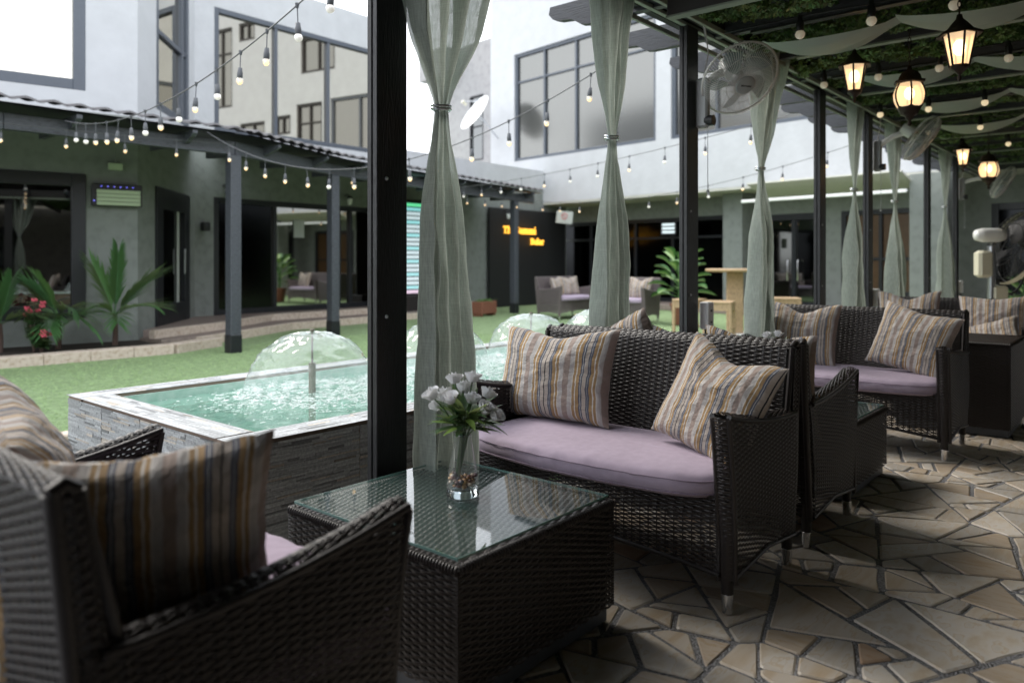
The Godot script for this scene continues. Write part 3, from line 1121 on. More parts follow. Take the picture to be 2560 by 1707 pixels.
func pergola() -> void:
	var t := thing("pergola", "black timber pergola with boxwood ceiling over the wicker lounge", "pergola")
	for p in POSTS:
		for k in 2:
			var q := MB.new()
			# two boards side by side with a groove between
			q.cbox(P(p[0], p[1] + (0.0135 if k == 0 else -0.0135), 1.27), Vector3(0.15 if k == 0 else 0.144, 2.58, 0.0255), 0.003)
			part("post", q, M.post, t)
		var b := MB.new()
		for y: float in [0.95, 1.45]:
			b.ball(P(p[0] - 0.03, p[1] - 0.028, y), 0.008, 6)
		part("bolt", b, M.steel, t)
	# beams over the posts and curtain rails
	for r in [[2.10, 2.66, 0.07, 0.16], [2.24, 2.66, 0.05, 0.16]]:
		var q := MB.new()
		q.cbox(P(6.0, r[0], r[1]), Vector3(18.0, r[3], r[2]), 0.004)
		part("beam", q, M.ceiling_timber, t)
	for r in [[2.02, 2.54, 0.025, 0.03], [2.155, 2.565, 0.03, 0.022], [2.29, 2.55, 0.02, 0.03]]:
		var q := MB.new()
		q.cbox(P(6.0, r[0], r[1]), Vector3(18.0, r[3], r[2]), 0.003)
		part("curtain_rail", q, M.rail, t)
	# rafters with scroll-cut tails
	var tail := PackedVector2Array()
	for q: Vector2 in [Vector2(-3.6, 0.09), Vector2(2.86, 0.09), Vector2(2.87, 0.045), Vector2(2.84, 0.012), Vector2(2.79, -0.006), Vector2(2.74, -0.010), Vector2(2.70, -0.014), Vector2(2.665, -0.035), Vector2(2.63, -0.058), Vector2(2.58, -0.066), Vector2(-3.6, -0.066)]:
		tail.append(q)
	var rm := MB.new()
	rm.prism(tail, -0.025, 0.025, Transform3D(Basis(Vector3(0, 0, -1), Vector3(1, 0, 0), Vector3(0, 1, 0)), Vector3.ZERO))
	var mesh := rm.commit()
	for i in 18:
		var v := 0.72 + i * 0.76
		var o := put("rafter", mesh, M.rafter, t)
		o.position = P(v, 0, 2.625 + 0.002 * (i % 2))
		var st := MB.new()
		st.box(P(v, 0.2, 2.552), Vector3(0.056, 0.012, 3.4))
		part("trim_strip", st, M.rail if i % 2 == 0 else M.ceiling_timber, t)
	var roof := MB.new()
	roof.box(P(5.0, -1.5, 2.87), Vector3(19.0, 0.04, 7.8))  # rear part is unseen, extended to the house to keep light out
	part("roof_deck", roof, M.ceiling_timber, t)
	# hanging board close to the beam
	var bd := thing("ceiling_board", "dark brown board hung crosswise under the pergola ceiling", "board")
	var bq := MB.new()
	bq.cbox(P(3.47, 1.12, 2.60), Vector3(0.05, 0.42, 1.55), 0.004)
	part("panel", bq, M.brown_panel, bd)
	var be := MB.new()
	be.cbox(P(3.47, 1.12, 2.385), Vector3(0.058, 0.012, 1.56), 0.002)
	part("edge_strip", be, M.rail, bd)

func boxwood() -> void:
	# sprig of small leaves, repeated through the ceiling's depth
	var sp := MB.new()
	for k in 7:
		var a := TAU * k / 7.0 + 0.3 * (k % 2)
		var tilt := 0.35 + 0.5 * (k % 3) / 2.0
		var d := Vector3(cos(a) * cos(tilt), -sin(tilt), sin(a) * cos(tilt))
		var s := d.cross(Vector3.UP).normalized() * 0.0065
		var b := d * 0.004
		sp.tri3(b, b + d * 0.011 - s, b + d * 0.022)
		sp.tri3(b, b + d * 0.022, b + d * 0.011 + s)
	var mesh := sp.commit()
	var mm := MultiMesh.new()
	mm.transform_format = MultiMesh.TRANSFORM_3D
	mm.use_colors = true
	mm.mesh = mesh
	var pts := []
	var n := 62000
	while pts.size() < n:
		var v := rnd(2.2, 12.6)
		var u := rnd(-1.9, 2.04)
		if v > 7.5 and rng.randf() < 0.45:
			continue
		pts.append(Vector2(v, u))
	mm.instance_count = n
	for i in n:
		var p: Vector2 = pts[i]
		var bulge := 0.09 * absf(sin(p.x * PI / 0.76 - 0.72 * PI / 0.76)) + 0.05 * noise.get_noise_2d(p.x * 1.3, p.y * 1.3)
		mm.set_instance_transform(i, Transform3D(Basis(Vector3(rnd(-1, 1), rnd(-1, 1), rnd(-1, 1)).normalized(), rnd(0, 1.2)).scaled(Vector3.ONE * rnd(0.8, 1.6)), P(p.x, p.y, 2.705 - bulge * 1.3 - rnd(0, 0.035))))
		var k := rnd(0.45, 1.35)
		var yellowing := rng.randf()
		mm.set_instance_color(i, Color((0.080 + 0.05 * yellowing) * k, 0.185 * k, 0.052 * k))
	var o := MultiMeshInstance3D.new()
	o.name = "boxwood_ceiling"
	o.multimesh = mm
	o.material_override = M.boxwood
	add_child(o)
	tag(o, "artificial boxwood foliage lining the pergola ceiling between the rafters", "foliage", "", "stuff")

func swags() -> void:
	var rows := [[4.78, 1.92, 0.0], [6.08, 1.75, 0.1], [7.36, 1.7, 0.05], [8.7, 1.75, 0.0]]
	var said := ["sage gauze swags hung just past the near fan", "sage gauze swags hung just beyond the barrel lantern", "third row of sage gauze swags, over the second fan", "farthest sage gauze swags, above the two distant lanterns"]
	for r in rows:
		var t := thing("ceiling_swag", said[rows.find(r)], "drape", Vector3.ZERO, 0.0, "gauze swags under the pergola ceiling")
		for k in 4:
			var mb := MB.new()
			var u0: float = r[1] - k * 0.78
			var g := []
			for i in 17:
				var s := i / 16.0
				var row := PackedVector3Array()
				for j in 9:
					var w := j / 8.0
					var drop := 0.20 * 4.0 * s * (1.0 - s) * (0.35 + 0.65 * sin(PI * (0.15 + 0.7 * w)))
					var pinch := 0.25 + 0.75 * sin(PI * clampf(s, 0.04, 0.96))
					row.append(P(r[0] + (w - 0.5) * 0.34 * pinch, u0 - s * 0.78, 2.545 - drop * 0.62 + 0.012 * sin(w * 19.0 + s * 4.0 + k) + r[2] * 0.05))
				g.append(row)
			mb.grid(g, false, 2.0, 2.0)
			part("swag_loop", mb, M.swag, t)

func ceiling_bulbs() -> void:
	var rows := [[4.36, [1.55, 1.17, 0.78, 0.40]], [5.72, [1.86, 1.49, 1.11, 0.72, 0.34]], [7.2, [1.86, 1.48, 1.07, 0.68]], [8.5, [1.75, 1.3, 0.85, 0.45]], [9.9, [1.7, 1.25, 0.8]]]
	var sk := MB.new()
	sk.lathe([Vector2(0.001, 0.0), Vector2(0.019, 0.0), Vector2(0.021, 0.02), Vector2(0.021, 0.055), Vector2(0.014, 0.065), Vector2(0.012, 0.09), Vector2(0.001, 0.09)], 12)
	var skm := sk.commit()
	var gb := MB.new()
	gb.ball(Vector3(0, -0.017, 0), 0.027, 14)
	var gbm := gb.commit()
	for i in rows.size():
		var said: Array = ["festoon of frosted globes over the near fan", "festoon of frosted globes level with the barrel lantern", "festoon of frosted globes over the second fan", "festoon of lit globes at the two distant lanterns", "farthest festoon of lit globes, past all lanterns"]
		var t := thing("festoon", said[i], "string lights", Vector3.ZERO, 0.0, "festoon cables under the pergola ceiling")
		var v: float = rows[i][0]
		var us: Array = rows[i][1]
		var pts := PackedVector3Array()
		for u: float in [2.05] + us + [0.0]:
			pts.append(P(v, u, 2.535 + 0.006 * sin(u * 9.0)))
		var c := MB.new()
		c.tube(pts, 0.005, -1.0, 5)
		part("cable", c, M.black, t)
		for u: float in us:
			var s := put("socket", skm, M.black, t)
			s.position = P(v, u, 2.455)
			var g := put("globe", gbm, M.bulb_white if i < 2 else M.bulb_white_lit, s)
			g.position = Vector3.ZERO

# hexagonal tapered lantern, or barrel-shaped one with curved ribs
func lantern(at: Vector3, barrel: bool, drop: float, label: String, lit: float, turn: float) -> void:
	var t := thing("hanging_lantern", label, "lantern", at, turn, "lanterns hung from the pergola ceiling")
	var prof := []   # radius, height of the glazed body
	if barrel:
		for i in 9:
			var s := i / 8.0
			prof.append(Vector2(0.058 + 0.036 * sin(PI * (0.12 + 0.80 * s)), 0.115 + 0.15 * s))
	else:
		prof = [Vector2(0.042, 0.075), Vector2(0.072, 0.235)]
	var top: Vector2 = prof[prof.size() - 1]
	var low: Vector2 = prof[0]
	for k in 6:
		var a0 := TAU * k / 6.0
		var a1 := TAU * (k + 1) / 6.0
		var pn := MB.new()
		var g := []
		for p: Vector2 in prof:
			var row := PackedVector3Array()
			for j in 3:
				var a := lerpf(a0 + 0.05, a1 - 0.05, j / 2.0)
				var r := p.x * 0.97
				if not barrel:
					r *= cos(PI / 6) / cos(lerpf(-PI / 6, PI / 6, j / 2.0))
				row.append(Vector3(cos(a) * r, p.y, sin(a) * r))
			g.append(row)
		pn.grid(g)
		part("pane", pn, M.lamp_pane, t)
		var rb := MB.new()
		var pts := PackedVector3Array()
		for p: Vector2 in prof:
			pts.append(Vector3(cos(a0) * p.x, p.y, sin(a0) * p.x))
		rb.tube(pts, 0.0055, -1.0, 6)
		part("rib", rb, M.iron, t)
	var n := 6
	var cap := MB.new()
	var y := top.y
	if barrel:
		cap.lathe([Vector2(0.001, y - 0.004), Vector2(top.x + 0.012, y - 0.004), Vector2(top.x + 0.026, y), Vector2(top.x + 0.028, y + 0.012), Vector2(top.x + 0.005, y + 0.020), Vector2(top.x - 0.002, y + 0.045), Vector2(0.045, y + 0.07), Vector2(0.018, y + 0.08), Vector2(0.012, y + 0.105), Vector2(0.001, y + 0.11)], n)
	else:
		cap.lathe([Vector2(0.001, y - 0.003), Vector2(top.x + 0.008, y - 0.003), Vector2(top.x + 0.030, y - 0.010), Vector2(top.x + 0.032, y), Vector2(0.062, y + 0.022), Vector2(0.035, y + 0.055), Vector2(0.016, y + 0.075), Vector2(0.012, y + 0.095), Vector2(0.001, y + 0.10)], n)
	part("cap", cap, M.iron, t)
	var ft := MB.new()
	if barrel:
		ft.lathe([Vector2(0.001, 0.0), Vector2(0.010, 0.004), Vector2(0.014, 0.018), Vector2(0.008, 0.032), Vector2(0.022, 0.045), Vector2(0.030, 0.062), Vector2(0.052, 0.072), Vector2(0.056, 0.084), low + Vector2(0.004, -0.004), low + Vector2(0.004, 0.006), Vector2(0.001, low.y + 0.008)], n)
	else:
		ft.lathe([Vector2(0.001, 0.0), Vector2(0.007, 0.006), Vector2(0.011, 0.02), Vector2(0.006, 0.032), Vector2(0.018, 0.045), Vector2(0.034, 0.058), low + Vector2(0.004, -0.008), low + Vector2(0.004, 0.006), Vector2(0.001, low.y + 0.008)], n)
	part("foot", ft, M.iron, t)
	# chain of links
	var ch := MB.new()
	var y0 := y + 0.10
	var links := int(drop / 0.030)
	for i in links:
		var pts := PackedVector3Array()
		for j in 9:
			var a := TAU * j / 8.0
			var q := Vector3(cos(a) * 0.008, sin(a) * 0.019, 0)
			pts.append(Vector3(0, y0 + 0.016 + i * 0.030, 0) + (q if i % 2 == 0 else Vector3(0, q.y, q.x)))
		ch.tube(pts, 0.0024, -1.0, 4, false)
	part("chain", ch, M.iron, t)
	var bl := MB.new()
	bl.ball(Vector3(0, lerpf(low.y, top.y, 0.58), 0), 0.030, 12, Vector3(1, 1.35, 1))
	part("bulb", bl, M.lamp_core, t)
	var li := OmniLight3D.new()
	li.name = "lamp_light"
	li.light_color = Color(1.0, 0.74, 0.42)
	li.light_energy = lit
	li.omni_range = 8.0
	li.light_size = 0.03
	li.shadow_enabled = true
	t.add_child(li)
	li.position = Vector3(0, lerpf(low.y, top.y, 0.58), 0)

func lanterns() -> void:
	lantern(P(4.96, 1.43, 2.125), false, 0.35, "six-sided tapered lantern, bracketed by the near fan and the barrel lantern", 0.012, 0.2)
	lantern(P(5.18, 1.17, 1.985), true, 0.42, "large barrel-shaped lantern with curved ribs hung lowest over the sofas", 0.012, 0.35)
	lantern(P(4.29, 0.745, 2.035), false, 0.40, "six-sided tapered lantern with wide brim, hung right of the barrel lantern", 0.012, 0.5)
	lantern(P(8.94, 1.52, 2.06), false, 0.35, "small dim tapered lantern far along the pergola", 0.012, 0.1)
	lantern(P(8.76, 1.27, 1.86), true, 0.55, "bright barrel lantern far along the pergola near the last fan", 0.012, 0.0)

# ---------------------------------------------------------------- curtains
func curtain(v: float, u: float, tie: float, hem: float, wt: float, wb: float, lean_top: float, lean_bot: float, sd: int, label: String) -> void:
	var t := thing("tied_curtain", label, "curtain", P(v, u, 0), 0.0, "gauze curtains tied at the pergola edge")
	var top := 2.60
	var mb := MB.new()
	var rows := []
	var nx := 84
	var ny := 56
	for j in ny + 1:
		var h := lerpf(top, hem, j / float(ny))
		var w := 0.0
		var off := 0.0
		var folds := 1.0
		if h > tie:
			var k := (h - tie) / (top - tie)
			w = lerpf(0.030, wt, pow(k, 0.82) * 0.75 + 0.25 * smoothstep(0.0, 0.35, k))
			off = lean_top * k
			folds = 0.35 + 0.65 * k
		else:
			var k := (tie - h) / (tie - hem)
			w = lerpf(0.030, wb, smoothstep(0.0, 0.30, k) * 0.42 + 0.58 * k)
			off = lean_bot * k
			folds = 0.4 + 0.6 * smoothstep(0.0, 0.4, k)
		var row := PackedVector3Array()
		for i in nx + 1:
			var s := i / float(nx) * 2.0 - 1.0
			var q := s + 0.10 * sin(s * 5.0 + sd)
			var ph := 15.0 * s + 2.2 * sin(s * 2.3 + sd * 1.7) + 0.5 * sin(h * 1.9 + sd)
			var dep := (0.48 * w + 0.012) * folds * sin(ph) * (0.8 + 0.5 * noise.get_noise_2d(s * 2.0 + sd * 9.0, h * 0.8))
			dep += 0.008 * noise.get_noise_2d(s * 4.0 + sd, h * 2.4)
			row.append(Vector3(off + w * q + 0.006 * noise.get_noise_2d(s * 3.0, h * 5.0 + sd), h, dep * -1.0))
		rows.append(row)
	mb.grid(rows, false, 3.0, 6.0)
	part("cloth", mb, M.curtain, t)
	var rg := MB.new()
	for y: float in [-0.010, 0.002]:
		var pts := PackedVector3Array()
		for i in 17:
			var a := TAU * i / 16.0
			pts.append(Vector3(cos(a) * 0.040, tie + y + 0.003 * sin(a * 2.0), sin(a) * 0.032 - 0.004))
		rg.tube(pts, 0.0050, -1.0, 6, false)
	part("tie_band", rg, M.steel, t)
	# gathered knots of cloth at the rail
	var hk := MB.new()
	for i in 6:
		var x := lean_top + wt * (i / 5.0 * 2.0 - 1.0) * 0.95
		hk.tube(PackedVector3Array([Vector3(x, top - 0.02, 0), Vector3(x, top + 0.03, 0)]), 0.004, -1.0, 5)
	part("hook", hk, M.steel, t)

func curtains() -> void:
	curtain(2.03, 2.07, 1.735, 0.36, 0.30, 0.150, 0.06, 0.030, 1, "sage gauze curtain tied at the post nearest the vase table")
	curtain(3.26, 2.10, 1.777, 0.32, 0.14, 0.130, -0.01, -0.03, 2, "sage gauze curtain tied behind the near sofa's striped cushions")
	curtain(5.10, 2.08, 1.79, 0.32, 0.20, 0.17, 0.06, -0.03, 3, "sage gauze curtain tied behind the cage of the near fan")
	curtain(7.22, 2.08, 1.80, 0.32, 0.13, 0.17, 0.02, 0.0, 4, "sage gauze curtain tied between the two close-set posts")
	curtain(8.60, 2.08, 1.775, 0.32, 0.15, 0.19, -0.05, 0.0, 5, "sage gauze curtain tied just past the second fan")
	curtain(11.05, 2.08, 1.85, 0.32, 0.17, 0.22, 0.0, 0.0, 6, "sage gauze curtain tied beside the post of the last fan")

# ---------------------------------------------------------------- wall fans
func fan_head() -> Array:
	# cage around local +Y as the blowing direction
	var wires := MB.new()
	var R := 0.235
	for k in 96:
		var a := TAU * k / 96.0
		var d := Vector3(cos(a), 0, sin(a))
		var sp := 0.35
		var pts := PackedVector3Array()
		for s: Vector2 in [Vector2(0.055, 0.075), Vector2(0.12, 0.073), Vector2(0.18, 0.064), Vector2(0.222, 0.040), Vector2(R, 0.0)]:
			var q := a + sp * (s.x / R)
			pts.append(Vector3(cos(q) * s.x, s.y, sin(q) * s.x))
		wires.tube(pts, 0.0018, -1.0, 3, false)
		if k % 2 == 0:
			var p2 := PackedVector3Array()
			for s: Vector2 in [Vector2(R, 0.0), Vector2(0.222, -0.040), Vector2(0.17, -0.066), Vector2(0.06, -0.075)]:
				var q := a + sp - 0.3 * (1.0 - s.x / R)
				p2.append(Vector3(cos(q) * s.x, s.y, sin(q) * s.x))
			wires.tube(p2, 0.0016, -1.0, 3, false)
	for r: Vector2 in [Vector2(0.115, 0.074), Vector2(0.175, 0.066), Vector2(0.13, -0.074)]:
		var pts := PackedVector3Array()
		for i in 33:
			var a := TAU * i / 32.0
			pts.append(Vector3(cos(a) * r.x, r.y, sin(a) * r.x))
		wires.tube(pts, 0.0016, -1.0, 4, false)
	var rim := MB.new()
	var pr := PackedVector3Array()
	for i in 49:
		var a := TAU * i / 48.0
		pr.append(Vector3(cos(a) * R, 0, sin(a) * R))
	rim.tube(pr, 0.0070, -1.0, 6, false)
	var badge := MB.new()
	badge.lathe([Vector2(0.001, 0.070), Vector2(0.058, 0.070), Vector2(0.060, 0.078), Vector2(0.054, 0.084), Vector2(0.044, 0.083), Vector2(0.042, 0.086), Vector2(0.001, 0.088)], 28)
	var blades := []
	for k in 5:
		var mb := MB.new()
		var a := TAU * k / 5.0
		var g := []
		for i in 7:
			var s := i / 6.0
			var r := 0.04 + 0.155 * s
			var half := 0.16 + 0.34 * sin(PI * (0.15 + 0.7 * s))
			var row := PackedVector3Array()
			for j in 5:
				var w := j / 4.0 - 0.5
				var q := a + w * half * 1.5 + 0.35 * s
				row.append(Vector3(cos(q) * r, w * 0.05, sin(q) * r))
			g.append(row)
		mb.grid(g)
		blades.append(mb.commit())
	var motor := MB.new()
	motor.lathe([Vector2(0.001, -0.20), Vector2(0.045, -0.198), Vector2(0.058, -0.185), Vector2(0.062, -0.09), Vector2(0.055, -0.075), Vector2(0.001, -0.072)], 18)
	var hub := MB.new()
	hub.lathe([Vector2(0.001, -0.03), Vector2(0.04, -0.03), Vector2(0.038, 0.02), Vector2(0.001, 0.03)], 14)
	return [wires.commit(), rim.commit(), badge.commit(), blades, motor.commit(), hub.commit()]

func fan(base: Vector3, head: Vector3, face: Vector3, bits: Array, label: String, writing: bool) -> void:
	var t := thing("wall_fan", label, "fan", Vector3.ZERO, 0.0, "oscillating fans on the pergola posts")
	var y := face.normalized()
	var x := Vector3.UP.cross(y).normalized()
	var z := x.cross(y)
	var xf := Transform3D(Basis(x, y, z), head)
	var cg := put("cage", bits[0], M.wire, t)
	cg.transform = xf
	put("rim", bits[1], M.wire, cg)
	var bg := put("badge", bits[2], M.fan_grey, t)
	bg.transform = xf
	if writing:
		var tm := TextMesh.new()
		tm.text = "Marvelai"
		var f := SystemFont.new()
		f.font_names = PackedStringArray(["Droid Sans"])
		f.font_weight = 700
		tm.font = f
		tm.font_size = 24
		tm.pixel_size = 0.016 / 24.0
		tm.depth = 0.002
		var o := put("lettering", tm, M.black, bg)
		# text stands on the badge, reading along the horizontal
		o.transform = Transform3D(Basis(x, -z, y).orthonormalized(), Vector3.ZERO)
		o.transform = Transform3D(Basis(Vector3(1, 0, 0), Vector3(0, 0, -1), Vector3(0, 1, 0)), Vector3(0, 0.0885, 0))
	for m: Mesh in bits[3]:
		var b := put("blade", m, M.blade, t)
		b.transform = xf
	put("hub", bits[5], M.fan_grey, t).transform = xf
	put("motor", bits[4], M.white_plastic, t).transform = xf
	# wall box, arm and pull cord
	var wb := MB.new()
	wb.cbox(base, Vector3(0.055, 0.30, 0.075), 0.02)
	part("mounting_box", wb, M.fan_grey, t)
	var kn := MB.new()
	kn.tube(PackedVector3Array([base + Vector3(0.0, -0.11, 0.02), base + Vector3(0.0, -0.11, 0.07)]), 0.032, -1.0, 14)
	part("knob", kn, M.black, t)
	var arm := MB.new()
	arm.tube(PackedVector3Array([base + Vector3(0, 0.09, 0), base.lerp(head - y * 0.15, 0.5) + Vector3(0, 0.06, 0), head - y * 0.13]), 0.024, 0.028, 8)
	part("arm", arm, M.white_plastic, t)
	var cd := MB.new()
	cd.tube(PackedVector3Array([base + Vector3(0, -0.14, 0.03), base + Vector3(0.002, -0.52, 0.03)]), 0.0022, -1.0, 4)
	cd.ball(base + Vector3(0.002, -0.53, 0.03), 0.010, 6)
	part("pull_cord", cd, M.fan_grey, t)
	var fx := MB.new()
	fx.tube(PackedVector3Array([base + Vector3(0, 0.14, 0), base + Vector3(0.03, 0.30, 0.02), base + Vector3(-0.03, 0.42, 0.03), base + Vector3(-0.05, 0.52, 0.02), base + Vector3(-0.02, 0.44, 0.02), base + Vector3(0.0, 0.36, 0.02), base + Vector3(-0.02, 0.55, 0.0)]), 0.004, -1.0, 5)
	part("flex", fx, M.wire, t)

func fans() -> void:
	var bits := fan_head()
	fan(P(4.235, 2.085, 2.10), P(4.33, 1.895, 2.235), Vector3(-0.42, -0.66, 0.62), bits, "grey oscillating fan with round cage on the near post", true)
	fan(P(7.92, 2.07, 2.17), P(7.98, 1.70, 2.31), Vector3(0.10, -0.62, 0.80), bits, "white oscillating fan turned edge-on on the second fan post", false)
	fan(P(12.10, 2.07, 2.15), P(12.2, 1.60, 2.22), Vector3(0.05, -0.55, 0.85), bits, "small distant oscillating fan on the last pergola post", false)

# ---------------------------------------------------------------- courtyard string lights
func string_light(a: Vector3, b: Vector3, drop: float, n: int, first: float, label: String) -> void:
	var t := thing("string_light", label, "string lights", Vector3.ZERO, 0.0, "bulb strings across the courtyard")
	var c := MB.new()
	c.tube(sag(a, b, drop, 40), 0.0045, -1.0, 5)
	part("cable", c, M.cable, t)
	if not M.has("sb_stem"):
		var s := MB.new()
		s.tube(PackedVector3Array([Vector3(0, 0.012, 0), Vector3(0.001, -0.10, 0)]), 0.0032, -1.0, 5)
		s.tube(PackedVector3Array([Vector3(0, 0.010, 0), Vector3(0, -0.016, 0)]), 0.012, 0.007, 6)
		s.lathe([Vector2(0.001, -0.155), Vector2(0.017, -0.155), Vector2(0.017, -0.125), Vector2(0.0145, -0.118), Vector2(0.013, -0.095), Vector2(0.001, -0.092)], 10)
		M.sb_stem = s.commit()
		var g := MB.new()
		g.ball(Vector3(0, -0.172, 0), 0.0225, 12)
		M.sb_globe = g.commit()
		var f := MB.new()
		f.ball(Vector3(0, -0.180, 0), 0.0165, 8)
		M.sb_fil = f.commit()
		M.sb_glass = mat(Color(0.95, 0.95, 0.93, 0.35), 0.05)
		M.sb_glass.transparency = BaseMaterial3D.TRANSPARENCY_ALPHA
	for i in n:
		var s := first + (1.0 - first * 1.4) * i / float(n)
		var p := a.lerp(b, s) - Vector3(0, drop * 4.0 * s * (1.0 - s), 0)
		var k := put("lamp_holder", M.sb_stem, M.socket, t)
		k.position = p
		k.rotation = Vector3(rnd(-0.06, 0.06), rnd(0, 6.0), rnd(-0.06, 0.06))
		var lit := rng.randf() < 0.72
		if lit:
			put("globe", M.sb_globe, M.sb_glass, k)
			put("filament", M.sb_fil, M.bulb_warm, k)
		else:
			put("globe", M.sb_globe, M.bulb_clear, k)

func courtyard_lights() -> void:
	var tip := 2.80
	string_light(P(2.24, tip, 2.62), P(3.05, 8.72, 2.62), 0.30, 15, 0.05, "bulb string from the first rafter tail to the canopy above the palms")
	string_light(P(4.52, tip, 2.60), P(4.60, 8.70, 2.70), 0.62, 14, 0.05, "bulb string looping low past the big post to the canopy column")
	string_light(P(7.56, tip, 2.60), P(10.2, 10.35, 2.52), 0.10, 11, 0.06, "nearly straight bulb string below the sill of the rear building's windows")
	string_light(P(9.84, tip, 2.60), P(13.3, 10.95, 2.55), 0.32, 11, 0.05, "low sagging bulb string in front of the rear building's soffit")
	string_light(P(-2.0, 8.95, 2.66), P(5.05, 8.86, 2.62), 0.10, 11, 0.05, "dull unlit bulb string pinned along the canopy beam over the palms")
	string_light(P(7.3, 9.75, 2.60), P(13.7, 10.95, 2.56), 0.10, 9, 0.05, "bulb string pinned along the canopy beam near its far end")

# ---------------------------------------------------------------- wicker furniture
# plain weave on the patch corner o, along ex (length) and ey (height); edge() bends the patch
func weave(mb: MB, S: float, T: float, n: Vector3, at: Callable, cw := 0.031, ch := 0.0086, amp := 0.0036) -> void:
	var cols := maxi(2, int(round(S / cw)))
	var rows := maxi(2, int(round(T / ch)))
	var hw := 0.46 / rows
	for r in rows:
		var t0 := (r + 0.5) / rows
		var base := mb.V.size()
		for i in 4 * cols + 1:
			var s := i / (4.0 * cols)
			var w := cos(PI * (i / 4.0 + r))
			var off := amp * signf(w) * pow(absf(w), 0.7) * minf(1.0, minf(i, 4 * cols - i) / 3.0)
			var thin := 1.0 if w > 0.0 else 0.72
			for k in 3:
				mb.vert(at.call(s, t0 + (k - 1) * hw * thin) + n * (off + (0.0021 if k == 1 else 0.0)))
		for i in 4 * cols:
			for k in 2:
				var a := base + i * 3 + k
				mb.tri(a, a + 3, a + 4)
				mb.tri(a, a + 4, a + 1)
	# stakes
	for c in cols + 1:
		var base := mb.V.size()
		for r in rows + 1:
			var t := clampf((r + 0.0) / rows, 0.0, 1.0)
			for k in 2:
				var s := clampf((c + (k - 0.5) * 0.17) / cols, 0.0, 1.0)
				mb.vert(at.call(s, t) + n * 0.0004)
		for r in rows:
			var a := base + r * 2
			mb.tri(a, a + 2, a + 3)
			mb.tri(a, a + 3, a + 1)

const SW := 1.22
const SD := 0.64
func arm_top(z: float) -> float:
	# low behind, swept up to the front tip
	var k := clampf(1.0 - z / 0.56, 0.0, 1.1)
	return 0.578 + 0.068 * pow(k, 2.0)

